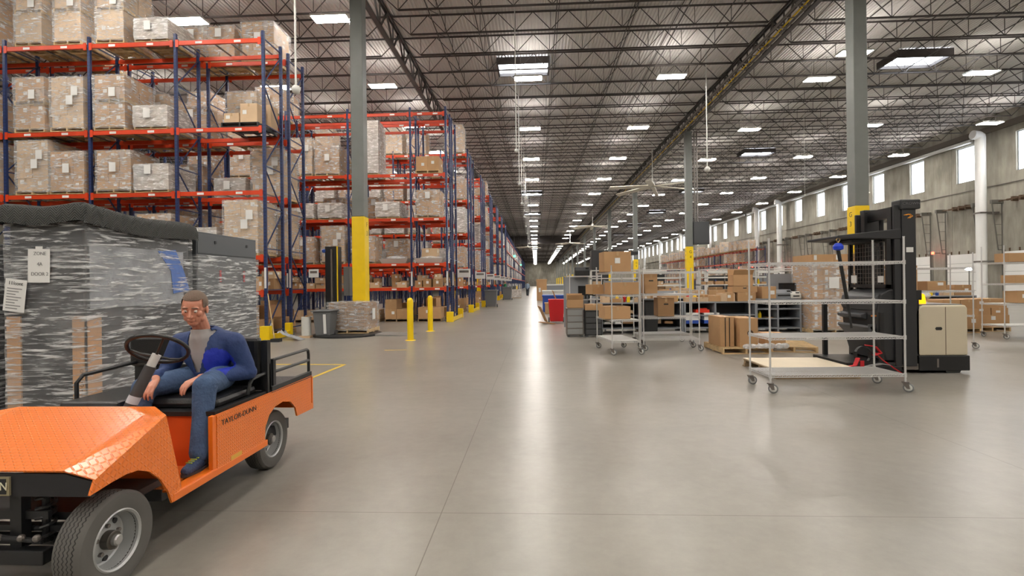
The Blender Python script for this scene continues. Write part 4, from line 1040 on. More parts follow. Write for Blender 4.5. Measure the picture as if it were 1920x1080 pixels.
MB().box(5.93, -.05, 2.68, 6.25, .18, 2.84).build('mast_cap', DK, ft, bevel=.02)
MB().box(5.98, .10, 2.58, 6.1, .92, 2.76).build('cross_member', M['black'], ft); MB().box(5.98, .10, 1.3, 6.1, .92, 1.4).build('cross_member', M['black'], ft)
MB().cyl((6.12, .32, .3), (6.12, .32, 2.6), .035, 10).build('lift_cylinder', M['black'], ft, smooth=True); MB().cyl((6.12, .7, .3), (6.12, .7, 2.6), .035, 10).build('lift_cylinder', M['black'], ft, smooth=True)
MB().box(6.19, -.0, .29, 6.24, .5, 1.3).box(6.17, -.02, 1.2, 6.27, .3, 1.36).build('hose_cover', M['black'], ft, bevel=.008)
put_text('CROWN', .055, mat('lettering_grey', (104, 105, 107), .4), ft, face_m((6.10, -.0525, 2.77), (1,0,0), (0,0,1)), 'maker_lettering', 1.3)
b = MB()
for q in (0, .028): b.tube([(6.0+q, -.024, 2.585), (6.07+q, -.024, 2.60), (6.11+q, -.024, 2.57), (6.06+q, -.024, 2.535)], .006, 6)
b.build('swoosh_emblem', mat('emblem_orange', (236, 160, 40), .4), ft)
MB().box(6.03, -.026, 1.98, 6.14, -.02, 2.06).build('data_plate', M['label'], ft)
# operator side: console and mesh screen face the forks
MB().box(5.74, .98, .14, 5.80, 1.04, 2.26).build('guard_post', M['black'], ft)
MB().box(5.74, -.0, 1.40, 5.80, 1.04, 1.46).box(5.74, .0, 1.40, 5.80, .05, 2.2).build('screen_frame', M['black'], ft)
gb = MB()
for y in range(13): gb.bar((5.77, .06+y*.075, 1.46), (5.77, .06+y*.075, 2.2), .007)
for z in range(10): gb.bar((5.77, .04, 1.5+z*.075), (5.77, 1.0, 1.5+z*.075), .007)
gb.build('wire_guard', M['zinc'], ft)
og = MB(); og.hexa([(5.0, .06, 2.24), (5.96, -.02, 2.20), (5.96, 1.05, 2.20), (5.0, 1.02, 2.24), (5.0, .06, 2.28), (5.96, -.02, 2.37), (5.96, 1.05, 2.37), (5.0, 1.02, 2.28)])
og.box(5.3, .2, 2.17, 5.9, .85, 2.22); og.build('overhead_guard', DK, ft, bevel=.01)
MB().prism([(5.74, .20), (5.62, .62), (5.60, .95), (5.66, 1.30), (5.80, 1.38), (5.88, 1.38), (5.88, .20)], .04, 1.0, 'Y').build('console', DK, ft, bevel=.02)
CG = mat('console_grey', (72, 74, 78), .42)
MB().prism([(5.60, 1.02), (5.55, 1.12), (5.58, 1.26), (5.68, 1.32), (5.68, 1.02)], .08, .98, 'Y').build('console_hood', CG, ft, bevel=.02)
MB().prism([(5.62, .60), (5.50, .74), (5.52, .78), (5.64, .72)], .08, .98, 'Y').box(5.48, .08, .66, 5.62, .10, .80).build('console_tray', CG, ft, bevel=.008)
MB().prism([(5.60, .86), (5.50, .90), (5.50, .95), (5.60, .98)], .3, .98, 'Y').build('armrest', CG, ft, bevel=.012)
MB().box(5.52, .06, .93, 5.70, .075, .955).build('orange_lever', mat('lever_orange', (206, 116, 40), .4), ft)
MB().box(5.733, .78, 1.48, 5.739, .94, 1.62).build('warning_label', M['label'], ft); MB().box(5.733, .08, 1.49, 5.739, .22, 1.6).build('warning_label', M['label'], ft)
MB().box(5.08, .0, .12, 5.86, 1.02, .18).build('platform', M['black'], ft, bevel=.008)
MB().box(5.25, .96, .18, 5.32, 1.02, 1.16).box(5.25, .96, 1.11, 5.74, 1.02, 1.16).build('side_gate', M['black'], ft)
MB().box(5.62, .0, .18, 5.68, .05, 1.0).build('grab_bar', M['black'], ft)
for y in (.02, .52): MB().box(3.95, y, .07, 5.3, y+.11, .1).build('fork', M['zinc'], ft)
MB().box(5.35, .93, .03, 6.0, 1.03, .12).box(5.35, .0, .03, 6.0, .08, .12).build('outrigger', M['black'], ft, bevel=.01)
# tether pole hanging from the overhead guard
tp = thing('lanyard', 'blue-capped black safety lanyard hanging from the overhead guard', 'lanyard', (5.03, 8.68, 2.16))
MB().tube([(0, 0, .0), (-.03, 0, .05), (0, 0, .09), (.03, 0, .05), (0, 0, 0)], .006, 6).build('hook', mat('brass', (200, 170, 110), .3, .8), tp)
MB().lathe([(.03, -.13), (.075, -.11), (.08, -.06), (.05, -.01), (.02, 0)], n=20).build('blue_cap', mat('cap_blue', (28, 62, 196), .35), tp, smooth=True)
MB().cyl((0, 0, -.12), (.16, 0, -1.12), .028, 12).build('strap_cover', M['black'], tp, smooth=True); MB().cyl((.16, 0, -1.12), (.2, 0, -1.42), .018, 10).build('strap_end', M['blackp'], tp)
# harness heaped on the platform
hr = thing('safety_harness', 'red and black safety harness heaped on the stockpicker platform', 'harness', (5.22, 8.5, .12)); hm = mat('harness_red', (196, 30, 40), .55)
def strap(pts, w, m, nm):
    b = MB()
    for p, q in zip(pts[:-1], pts[1:]): b.bar(p, q, w, .012)
    b.build(nm, m, hr)
arc = [(.06+.12*cos(a), -.02, .2+.14*sin(a)) for a in [pi*k/8 for k in range(-2, 13)]]
strap(arc, .06, M['black'], 'black_loop')
strap([(-.32, -.05, .0), (-.1, -.08, .04), (-.04, -.06, .16)], .07, hm, 'red_strap'); strap([(-.30, -.1, .0), (-.15, -.12, -.05), (.0, -.1, -.04), (.0, -.1, .12)], .06, hm, 'red_strap')
strap([(.22, -.04, .26), (.34, -.08, .12), (.48, -.12, .0), (.6, -.14, -.09)], .07, hm, 'red_strap'); strap([(.10, -.02, .36), (.24, -.05, .34), (.32, -.06, .24), (.2, -.06, .2)], .08, hm, 'red_strap')
strap([(-.0, -.05, .0), (.12, -.1, .04), (.3, -.1, .07), (.42, -.1, .05)], .08, mat('harness_grey', (150, 150, 150), .5), 'grey_strap')

# ================================================================== WORKBENCHES
def bench(x0, x1, y, d, h, lab, rows=2, cols=(), gap=0):
    t = thing('workbench', lab, 'workbench', (x0, y, 0), 0, 'grey shelved workbenches'); w = x1-x0
    MB().box(0, 0, h-.04, w, d, h).build('worktop', M['desk'], t, bevel=.004)
    b = MB(); b.box(0, d-.02, .08, w, d, h-.04); b.build('back_panel', M['benchin'], t)
    for z in [(h-.04)*(k+.35)/(rows+.35)-.0 for k in range(rows+1)][:rows+1]:
        if z < h-.1: MB().box(0, .01, z, w, d-.02, z+.035).build('shelf', M['desk'], t)
    for x in [0]+list(cols)+[w-.05]: MB().box(x, .0, 0, x+.05, d, h-.04).build('upright', M['desk'], t)
    return t
bench(1.95, 4.4, 15.4, .8, .93, 'grey workbench behind the narrow carton cart', 2, (1.2,))
bench(4.42, 6.55, 15.4, .8, .93, 'grey workbench behind the two tall cartons', 2, (.9,))
bench(6.57, 7.9, 15.5, .8, 1.0, 'grey cubby-shelf bench left of the tall wrapped stack', 3, (.62,))
bench(3.2, 6.2, 18.6, .8, .95, 'second-line grey workbench beyond the first', 2, (1.4,))
bench(6.5, 11.0, 19.5, .8, .95, 'second-line grey workbench to the right', 2, (2,))
bench(10.8, 15.0, 18.0, .8, .95, 'grey workbench behind the right-hand cartons', 2, (2,))
for j, (x, y) in enumerate(((2.2, 23.5), (2.4, 28.5), (2.6, 34.5), (2.8, 42.5))): bench(x, x+5, y, .9, 1.0, 'grey workbench farther back in the packing area, line %s' % ['three', 'four', 'five', 'six'][j], 2, (2.5,))
# partition panels
for j, (x0, x1, y, z, l) in enumerate(((1.0, 1.8, 17.9, 1.75, 'grey partition panel left of the narrow cart'), (2.2, 3.4, 16.35, 1.6, 'grey partition panel behind the narrow cart'), (7.35, 8.4, 16.4, 1.75, 'grey partition panel behind the dark monitor'), (3.4, 6.2, 19.5, 1.2, 'light grey partition behind the second bench line'))):
    t = thing('partition', l, 'partition', (x0, y, 0)); MB().box(0, 0, .1, x1-x0, .05, z).build('panel', mat('panel_grey', (150, 153, 158), .6), t); MB().box(-.03, -.02, 0, .02, .07, z+.02).box(x1-x0-.02, -.02, 0, x1-x0+.03, .07, z+.02).build('edge_post', M['desk'], t)
# clutter on benches
r = random.Random(21)
def clutter(x0, x1, y, z, n, where, big=1.0):
    x = x0
    k = 0
    while x < x1 and k < n:
        w = r.uniform(.18, .5)*big; h = r.uniform(.07, .28)*big; d = r.uniform(.25, .4)
        kd = r.random()
        if kd < .68:
            carton(x+w/2, y+r.uniform(0, .15), z, w, d, h, 'brown carton lying on '+where, m=r.choice(['carton', 'carton_light', 'carton_dark']), rz=r.uniform(-.12, .12), grp='cartons on '+where, seed=k, lb=.7)
        elif kd < .84:
            o = MB(); 
            for q in range(3): o.box(-w/2+.01*q, .01*q, .02*q, w/2-.02*q, d-.015*q, .02*q+.018)
            o = o.build('paper_stack', M['paper'], loc=(x+w/2, y, z)); o.rotation_euler[2] = r.uniform(-.2, .2); tag(o, 'stack of white papers on '+where, 'papers', 'papers on '+where)
        else:
            o = MB().lathe([(.04, 0), (.05, .02), (.05, .16), (.03, .2), (.02, .24)], n=12).build('spray_bottle', M[r.choice(['red', 'blue', 'white_paint', 'yellow', 'red'])], loc=(x+.06, y+.1, z)); tag(o, 'small plastic bottle standing on '+where, 'bottle', 'bottles on '+where); w = .15
        x += w+r.uniform(.02, .12); k += 1
clutter(2.0, 4.3, 15.45, .932, 9, 'the bench behind the narrow cart')
clutter(4.5, 6.5, 15.45, .932, 8, 'the bench behind the tall cartons')
clutter(3.3, 6.1, 18.65, .952, 12, 'the second bench line', 1.2)
clutter(6.6, 10.9, 19.55, .952, 16, 'the second bench line at right', 1.3)
clutter(10.9, 14.9, 18.05, .952, 14, 'the bench behind the right cartons', 1.3)
clutter(2.3, 7, 23.55, 1.002, 14, 'the third bench line', 1.5)
clutter(2.5, 7.3, 28.55, 1.002, 14, 'the fourth bench line', 1.7)
clutter(2.7, 7.5, 34.55, 1.002, 12, 'the fifth bench line', 2)
for z, w_ in ((.36, 'low'), (.64, 'upper')):
    clutter(2.05, 3.1, 15.5, .28 if z < .5 else .60, 3, 'the %s shelf of the bench behind the narrow cart' % w_, .75)
    clutter(3.25, 4.3, 15.5, .28 if z < .5 else .60, 3, 'the %s shelf of the bench, right of its upright' % w_, .75)
clutter(4.6, 6.4, 15.72, .932, 8, 'the rear edge of the bench behind the tall cartons', .8)
clutter(2.1, 4.3, 15.75, .932, 10, 'the rear edge of the bench behind the narrow cart', .8)
clutter(6.7, 7.8, 15.6, .38, 3, 'the lower cubby shelf left of the wrapped block', .6)
for j, (x0, x1, y) in enumerate(((2.4, 6.5, 21.2), (7.5, 12.5, 22.5), (3, 8, 26.2), (9.5, 15, 27.5))):
    bench(x0, x1, y, .9, .95, 'grey packing table in the crowded area behind the benches, %s' % ['nearest left', 'nearest right', 'farther left', 'farther right'][j], 2, (2,))
    clutter(x0+.1, x1-.1, y+.05, .952, 16, 'the packing table, '+['nearest left', 'nearest right', 'farther left', 'farther right'][j], 1.25)
    t = thing('shelf_rack', 'white-framed supply rack standing behind the packing table, %s' % ['nearest left', 'nearest right', 'farther left', 'farther right'][j], 'shelf', (x0, y+1.1, 0), 0, 'white supply racks')
    for x in (0, (x1-x0)/2, x1-x0-.05): MB().box(x, 0, 0, x+.05, .5, 2.1).build('post', M['white_paint'], t)
    for z in (1.35, 1.7, 2.05): MB().box(0, 0, z, x1-x0, .5, z+.04).build('shelf', M['white_paint'], t)
    clutter(x0+.1, x1-.1, y+1.15, 1.392, 9, 'the supply rack, '+['nearest left', 'nearest right', 'farther left', 'farther right'][j], .8)
# specific boxes on the benches (photo)
carton(6.28, 15.45, .935, .52, .45, .26, 'carton with white papers on its side, on the bench beside the wire cart post', lb=1, seed=2)
carton(6.72, 15.95, 1.005, .3, .3, .3, 'stacked carton in front of the cubby bench left end', lb=1, seed=4)
carton(5.76, 15.5, .935, .4, .45, .24, 'pale low carton on the bench right half', m='carton_light')
carton(6.25, 15.5, 1.2, .72, .42, .18, 'flat double carton on top of the bench carton', hole=True)
carton(6.2, 15.5, 1.385, .58, .42, .34, 'open-flapped carton topmost of the bench stack', flaps=True)
carton(6.98, 15.55, 1.005, .42, .45, .36, 'brown carton with white print on the cubby bench', lb=1, seed=8)
# monitor, printers
def monitor(x, y, z, lab, w=.52, h=.34, g=None, rz=0):
    t = thing('monitor', lab, 'monitor', (x, y, z), rz, g)
    MB().box(-w/2, 0, .12, w/2, .035, .12+h).build('housing', M['black'], t, bevel=.004); MB().box(-w/2+.015, -.003, .135, w/2-.015, 0, .105+h).build('screen', M['screen'], t)
    MB().box(-.03, .02, .01, .03, .05, .15).box(-.12, -.04, 0, .12, .12, .012).build('stand', M['black'], t)
monitor(7.72, 15.95, 1.005, 'dark flat monitor on the cubby bench by the partition')
def printer(x, y, z, lab, m='desk', w=.5, h=.26, g=None):
    t = thing('printer', lab, 'printer', (x, y, z), 0, g)
    MB().prism([(0, 0), (.42, 0), (.42, h), (.12, h), (0, h*.6)], -w/2, w/2, 'X').build('housing', M[m], t, bevel=.012)
    MB().box(-w/2+.06, -.01, h*.25, w/2-.06, .02, h*.42).build('paper_slot', M['black'], t); MB().box(w/2-.14, .04, h*.75, w/2-.04, .12, h*.9).build('display', M['screen'], t)
printer(7.42, 15.55, 1.005, 'grey label printer left of the dark monitor')
printer(7.75, 15.5, 1.005, 'white label printer in front of the dark monitor', 'white_paint', .3, .2)
monitor(2.95, 15.95, .935, 'small lit-blue monitor seen through the narrow cart')
monitor(1.7, 17.5, .985, 'black monitor near the distant wire cart'); 
# black floor units left of the carts
for j, (x, y, z, m, l) in enumerate(((1.10, 14.55, 0, 'zinc', 'grey wheeled equipment tower left of the black one'), (1.62, 14.45, 0, 'black', 'black wheeled equipment cabinet topped with an open carton'))):
    t = thing('equipment_cabinet', l, 'cabinet', (x, y, z), 0); h = .82 if j == 0 else .76
    MB().box(-.24, 0, .05, .24, .5, h).build('cabinet_body', M[m], t, bevel=.015)
    for q in range(4): MB().box(-.21, -.012, .08+q*(h-.1)/4, .21, .0, .05+(q+1)*(h-.1)/4).build('drawer', mat('drawer_%d_%d' % (j, q), (70, 72, 74) if j else (140, 142, 142), .35), t)
    MB().box(-.22, .02, 0, -.16, .08, .05).box(.16, .02, 0, .22, .08, .05).box(-.22, .4, 0, -.16, .46, .05).box(.16, .4, 0, .22, .46, .05).build('foot', M['rubber'], t)
carton(1.12, 14.6, .823, .46, .4, .24, 'open carton with film on the grey equipment tower', flaps=True, m='carton')
carton(1.64, 14.5, .763, .5, .4, .17, 'open carton on the black equipment cabinet', flaps=False, m='carton', lb=1)
printer(1.6, 17.5, 1.787, 'black printer on the distant wire cart', 'black', .5, .3)
printer(1.6, 17.5, 1.83, 'second black printer higher on the distant wire cart', 'black', .4, .2) if False else None
# distant black forklift guard behind the carton
t = thing('stockpicker', 'dark distant stockpicker mast behind the big carton on the narrow cart', 'forklift', (3.2, 26.0, 0))
MB().box(-.35, 0, .1, .5, .9, 3.2).build('mast', DK, t, bevel=.02); MB().box(.4, 0, 2.95, 2.0, .9, 3.1).build('overhead_guard', DK, t); MB().box(-.5, 0, .05, -.3, .9, 1.2).build('power_unit', BG, t)
MB().box(.5, .0, .3, 1.6, .9, .4).build('platform', M['black'], t)
# bins behind wide cart, red item
bin_thing(3.35, 15.05, 'dark bin standing in front of the bench behind the wide cart', M['blackp'], .4, 1.0)
for j, x in enumerate((4.65, 5.25)):
    t = thing('file_box', 'white file box with blue base under the bench, %s one' % ('left' if j == 0 else 'right'), 'file box', (x, 15.45, .28), 0, 'white and blue file boxes')
    MB().box(-.22, 0, .1, .22, .35, .32).build('box_top', M['paper'], t); MB().box(-.225, -.005, 0, .225, .355, .1).build('box_base', M['blue'], t); MB().box(-.05, -.004, .24, .05, 0, .265).build('handle_hole', M['black'], t)
o = MB().box(-.2, 0, 0, .2, .3, .09).box(-.1, .05, .09, .15, .2, .13).build('tool_case', mat('case_red', (226, 60, 40), .4), loc=(5.0, 15.5, .602)); tag(o, 'flat red case on the upper shelf under the bench', 'case')
# tall film-wrapped stack of labelled cartons left of the stockpicker
t = thing('wrapped_pallet_load', 'tall film-wrapped block of labelled cartons behind the stockpicker guard', 'pallet load', (8.6, 15.0, 0), 0)
pallet_b(MB(), 1.35, 1.2).build('pallet', M['wood'], t); r5 = random.Random(31)
for k in range(5):
    nx = 4 if k < 4 else 2
    for i in range(nx):
        x0 = -.62+1.24*i/nx; z = .14+k*.43; b = MB().box(x0, .04, z, x0+1.24/nx-.008, 1.15, z+.42)
        for q in range(2): b.box(x0+.05, .035, z+.06+.2*q, x0+.13, .038, z+.2+.2*q, 1)
        b.build('carton', [M['carton'], M['label']], t)
wrap_b(1.28, 1.15, .08, 1.95, r5, .03).build('stretch_film', M['wrap'], t); MB().box(-.2, -.05, 1.3, .08, -.045, 1.62).build('shipping_label', M['paper'], t)

# ---- cartons right of the stockpicker
rr = random.Random(77)
k = 0
for (px, py) in ((9.9, 14.6), (10.9, 14.7), (11.95, 14.8), (13.1, 15.2)):
    t = thing('pallet', 'wooden pallet under the cartons at the right, %s of four' % ['leftmost', 'second', 'third', 'rightmost'][k], 'pallet', (px, py, 0), 0, 'pallets at the right'); pallet_b(MB(), 1.0, 1.0).build('boards', M['wood'], t)
    z = .132
    for lv in range(3):
        n = 1 if (lv+k) % 2 else 2; h = [.34, .2, .26][lv]
        for i in range(n):
            w = .96/n-.02
            carton(px-.48+.96*(i+.5)/n, py+.02+.03*lv, z, w, .8, h, 'brown carton, %s layer%s, %s right-hand floor pallet' % (['bottom', 'middle', 'top'][lv], ['', ' left' if i == 0 else ' right'][n-1], ['leftmost', 'second', 'third', 'rightmost'][k]), grp='cartons on the right-hand pallets', seed=k*9+lv*2+i, lb=.7, rz=rr.uniform(-.03, .03))
        z += h+.003
    k += 1
t = thing('film_heap', 'rumpled pale film heap on top of the right-hand cartons', 'plastic film', (10.95, 14.9, .94)); b = MB()
b._ell((0, .3, .12), (.4, .3, .16), 16, 9, 0); b._ell((-.28, .25, .06), (.25, .2, .1), 12, 7, 0); b.build('film', M['wrap_heavy'], t); 
b = MB(); b._ell((0, .3, .08), (.36, .26, .13), 14, 8, 0); b.build('lining', mat('sack_white', (206, 202, 192), .7), t)
bin_thing(11.35, 17.0, 'dark grey bin among the right-hand cartons', mat('bin_dark', (66, 70, 76), .5), .8, 1.45, lid=False)
for j, (x, y) in enumerate(((10.6, 27.0), (12.0, 27.2), (17.0, 31.0))): bollard(x, y, 'yellow bollard beyond the packing tables, %s' % ['left of the pair', 'right of the pair', 'farther right'][j])
o = thing('dock_lamp', 'small glowing white dock lamp in front of the white door behind the right-hand cartons', 'lamp', (24.6, 30, 2.05)); MB()._ell((0, 0, 0), (.22, .12, .08), 14, 8, 0).build('lamp_head', emis('dock_lamp_white', (235, 245, 255), 12), o); MB().cyl((0, 0, -2.05), (0, 0, 0), .03, 8).build('stand', M['track'], o)
bollard(16.3, 20.5, 'yellow bollard in front of the white dock doors')
for j, (x, y, z, w, h, l) in enumerate(((8.2, 11.65, 1.28, .5, .56, 'tall carton with hanging tag, behind the stockpicker mast'), (8.9, 11.7, 1.285, .4, .2, 'flat carton on the cart behind the beige power unit'), (12.35, 13.4, 1.945, .8, .22, 'long carton on the top shelf of the right-edge cart'), (12.4, 13.4, 1.405, .6, .2, 'small carton on the second shelf of the right-edge cart'), (12.5, 13.4, .9, .7, .3, 'carton on the lower shelf of the right-edge cart'))):
    carton(x, y, z, w, .4, h, l, lb=1, seed=j)
# rack along the window wall
def wall_rack(y0, nb, lab):
    t = thing('pallet_rack', lab, 'pallet rack', (28.6, y0, 0), pi/2, 'racks along the window wall')
    f_ = frame_mesh(6.0, False)
    for i in range(nb+1): link('upright_frame', f_, t, 0, (i*2.65, -DEP, 0))
    for i in range(nb):
        for z in (1.9, 4.1, 5.7): 
            o = link('beam', beam_of(2.65), t, 0, ((i+1)*2.65, .02, z)); o.rotation_euler[2] = pi
            o = link('beam', beam_of(2.65), t, 0, ((i+1)*2.65, -DEP, z)); o.rotation_euler[2] = pi
wall_rack(67, 9, 'orange pallet rack along the window wall, nearer run'); wall_rack(93, 9, 'orange pallet rack along the window wall, farther run')
r = random.Random(4)
for i in range(26):
    for z in (1.9, 4.1, 5.7):
        if r.random() < (.5 if z < 5 else .95):
            q = SP[r.choice(['mid', 'mid', 'grid', 'tall', 'low'])]
            o = q.place((28.65, 67.9+i*1.8, z+.008), pi/2, 'wrapped pallet load on the window-wall rack, %s' % {1.9: 'low shelf', 4.1: 'middle shelf', 5.7: 'top shelf'}[z], 'pallet loads on the window-wall rack, %s' % {1.9: 'low', 4.1: 'middle', 5.7: 'top'}[z])
# white packing machines in the middle distance
for j, (x, y, w, h, l) in enumerate(((12.6, 38, 2.6, 2.3, 'white enclosed packing machine beyond the G4 column'), (15.9, 39, 2.4, 2.3, 'second white packing machine to the right'), (8.8, 44, 2.4, 2.5, 'white machine housing farther back'))):
    t = thing('packing_machine', l, 'machine', (x, y, 0)); MB().box(0, 0, 0, w, 1.2, .9).box(0, 0, h-.2, w, 1.2, h).build('housing', M['white_paint'], t, bevel=.02)
    for q in (0, w/2-.04, w-.08): MB().box(q, 0, .9, q+.08, .08, h-.2).build('corner_post', M['zinc'], t)
    MB().box(.1, .3, .9, w-.1, 1.1, h-.35).build('inner_unit', M['blackp'] if j != 1 else M['desk'], t)
# ================================================================== ORANGE UTILITY CART
def plate_mat(name, rgb, rough=.3):
    """painted diamond plate"""
    m, nt, b = nmat(name); L = nt.links.new; b.inputs['Base Color'].default_value = S(rgb); b.inputs['Roughness'].default_value = rough
    b.inputs['Coat Weight'].default_value = .4; b.inputs['Coat Roughness'].default_value = .15
    tc = N(nt, 'ShaderNodeTexCoord'); hs = []
    ge = N(nt, 'ShaderNodeNewGeometry')
    for ang, off in ((pi/4, 0), (-pi/4, .5)):
        mp = N(nt, 'ShaderNodeMapping'); mp.inputs['Scale'].default_value = (1, 1, 1); mp.inputs['Rotation'].default_value = (0, 0, ang)
        # plane coordinates: x+z against y, so the pattern shows on every face
        sp = N(nt, 'ShaderNodeSeparateXYZ'); L(tc.outputs['Object'], sp.inputs[0])
        ad = N(nt, 'ShaderNodeMath', _operation='ADD'); L(sp.outputs['X'], ad.inputs[0]); L(sp.outputs['Z'], ad.inputs[1])
        cb = N(nt, 'ShaderNodeCombineXYZ'); L(ad.outputs[0], cb.inputs[0]); L(sp.outputs['Y'], cb.inputs[1]); L(cb.outputs[0], mp.inputs[0])
        s2 = N(nt, 'ShaderNodeSeparateXYZ'); L(mp.outputs[0], s2.inputs[0])
        def cell(o_, per, shift, half):
            a = N(nt, 'ShaderNodeMath', _operation='ADD'); L(o_, a.inputs[0]); a.inputs[1].default_value = shift
            p = N(nt, 'ShaderNodeMath', _operation='PINGPONG'); L(a.outputs[0], p.inputs[0]); p.inputs[1].default_value = per/2
            q = N(nt, 'ShaderNodeMapRange'); q.inputs['From Min'].default_value = half; q.inputs['From Max'].default_value = half*.35; L(p.outputs[0], q.inputs['Value']); return q
        P = .034
        a = cell(s2.outputs['X'], P, off*P, .0125); c = cell(s2.outputs['Y'], P, off*P, .0045)
        mu = N(nt, 'ShaderNodeMath', _operation='MULTIPLY'); L(a.outputs[0], mu.inputs[0]); L(c.outputs[0], mu.inputs[1]); hs.append(mu)
    mx = N(nt, 'ShaderNodeMath', _operation='MAXIMUM'); L(hs[0].outputs[0], mx.inputs[0]); L(hs[1].outputs[0], mx.inputs[1])
    bp = N(nt, 'ShaderNodeBump', Strength=.8, Distance=.004); L(mx.outputs[0], bp.inputs['Height']); L(bp.outputs[0], b.inputs['Normal']); L(bp.outputs[0], b.inputs['Coat Normal'])
    return m
OR = plate_mat('orange_diamond_plate', (240, 122, 32)); ORS = mat('orange_paint', (238, 118, 30), .32, coat=.3)
ORI = mat('orange_inner', (214, 84, 32), .45)
C0 = Vector((-2.72, 3.3, 0))
ct = thing('utility_cart', 'orange diamond-plate utility cart with a driver, front left of the picture', 'utility cart', tuple(C0))
def CM():
    b = MB(); b.M = Matrix.Translation(-C0); return b
RX, LX = -2.13, -3.30
# hood: folded sheet with chamfered right and left edges, open underneath
h = CM()
fz, rz_ = .672, .84; fy, ry = 2.34, 2.93
TIi, TIo = -2.29, RX; TLi, TLo = -3.14, LX
pts = [(TLo, fy, fz-.04), (TLi, fy, fz), (TIi, fy, fz), (TIo, fy, fz-.04), (TLo, ry-.12, rz_-.02), (TLi, ry, rz_), (TIi, ry, rz_), (TIo, ry-.12, rz_-.02),
       (TLi, ry+.03, .36), (TIi, ry+.03, .36)]
h._add(pts, [(0, 1, 5, 4), (1, 2, 6, 5), (2, 3, 7, 6), (5, 6, 9, 8)], 0)
ho = h.build('hood', OR, ct); md = ho.modifiers.new('s', 'SOLIDIFY'); md.thickness = .008; md.offset = -1
side = [(2.31, .565), (2.34, .632), (2.81, .82), (2.93, .36), (2.85, .298), (2.82, .38), (2.76, .47), (2.68, .545), (2.60, .58), (2.52, .588), (2.42, .58)]
CM().prism(side, RX-.012, RX+.001, 'X').build('front_fender', OR, ct)
CM().prism(side, LX-.001, LX+.012, 'X').build('front_fender', OR, ct)
# black front panel with badge
CM().prism([(LX+.02, .545), (RX-.02, .545), (RX-.02, .618), (TIi, .655), (TLi, .655), (LX+.02, .618)], 2.345, 2.36, 'Y').build('front_panel', mat('panel_black', (32, 32, 36), .5), ct)
bd = CM().box(-2.94, 2.334, .552, -2.56, 2.344, .642).build('badge', mat('badge_frame', (170, 160, 130), .35, .5), ct)
CM().box(-2.925, 2.331, .560, -2.575, 2.335, .634).build('badge_plate', M['black'], ct)
put_text('TAYLOR-DUNN', .055, mat('badge_letters', (222, 216, 190), .35), ct, Matrix.Translation(-C0) @ face_m((-2.75, 2.3295, .597), (1,0,0), (0,0,1)), 'badge_lettering', .95)
# sill, floor, seat box, rear body
CM().box(RX-.02, 2.86, .298, RX+.003, 3.9, .345).box(RX-.10, 2.9, .335, RX, 3.30, .35).build('sill', ORS, ct, bevel=.004)
CM().box(LX, 2.96, .33, RX-.08, 3.36, .35).build('floor_plate', OR, ct)
CM().box(LX+.01, 3.30, .34, RX-.07, 3.33, .69).build('seat_box_front', ORI, ct)
CM().box(RX-.035, 3.23, .34, RX-.003, 3.27, .70).build('door_post', ORS, ct, bevel=.004)
rear = [(3.27, .33), (3.27, .70), (4.68, .69), (4.68, .45), (4.72, .44), (4.72, .39), (4.40, .40), (4.37, .48), (4.28, .555), (4.15, .585), (4.02, .575), (3.93, .53), (3.87, .45), (3.86, .34)]
CM().prism(rear, RX-.014, RX+.001, 'X').build('rear_side_panel', OR, ct)
CM().prism(rear, LX, LX+.014, 'X').build('rear_side_panel', OR, ct)
CM().box(LX, 4.70, .40, RX, 4.72, .69).box(LX, 3.86, .60, RX-.01, 4.7, .62).build('rear_body', ORS, ct)
CM().box(LX+.02, 3.9, .69, RX-.03, 4.68, .70).build('cargo_deck', mat('deck_black_tread', (48, 48, 50), .4, bump=.5, bscale=90), ct)
CM().box(RX-.035, 3.98, .69, RX+.0, 4.70, .745).box(LX, 3.98, .69, LX+.035, 4.7, .745).build('deck_edge', M['black'], ct, bevel=.003)
CM().box(RX-.004, 3.26, .70, RX+.001, 4.7, .705).build('edge_line', ORS, ct)
put_text('TAYLOR-DUNN', .052, M['black'], ct, Matrix.Translation(-C0) @ face_m((RX+.0025, 3.53, .632), (0,1,0), (0,0,1)), 'side_lettering', 1.15)
CM().box(RX+.001, 3.42, .345, RX+.002, 3.55, .375).build('scrape_mark', mat('scrape_yellow', (226, 170, 70), .6), ct)
# seat platform, cushions
CM().box(LX+.02, 3.28, .69, RX-.02, 3.95, .72).build('seat_platform', M['black'], ct)
CM().box(-3.22, 3.25, .72, -2.80, 3.80, .79).build('passenger_seat', M['vinyl'], ct, bevel=.03)
CM().box(-2.74, 3.36, .72, -2.19, 3.86, .785).build('driver_seat', M['vinyl'], ct, bevel=.03)
CM().box(-3.26, 3.90, .92, -2.93, 3.97, 1.17).build('seat_back', M['vinyl'], ct, bevel=.03)
CM().box(-2.62, 3.90, .84, -2.20, 3.98, 1.15).build('seat_back', M['vinyl'], ct, bevel=.03)
CM().box(-2.19, 3.93, .69, -2.14, 3.98, 1.12).box(-3.26, 3.97, .69, -3.2, 4.0, .94).box(-2.98, 3.97, .69, -2.93, 4.0, .94).box(-3.26, 3.96, .72, -2.14, 3.985, .93).build('seat_frame', M['black'], ct)
def rail(pts, nm): 
    b = CM(); b.tube(pts, .014, 8); b.build(nm, M['black'], ct, smooth=True)
rail([(RX-.03, 4.06, .72), (RX-.03, 4.06, .95), (RX-.03, 4.66, .955), (RX-.03, 4.69, .94), (RX-.03, 4.70, .90), (RX-.03, 4.70, .72)], 'side_rail')
rail([(RX-.03, 4.06, .85), (RX-.03, 4.70, .85)], 'side_rail')
CM().box(RX-.05, 4.02, .70, RX-.01, 4.06, .96).build('rail_post', M['black'], ct)
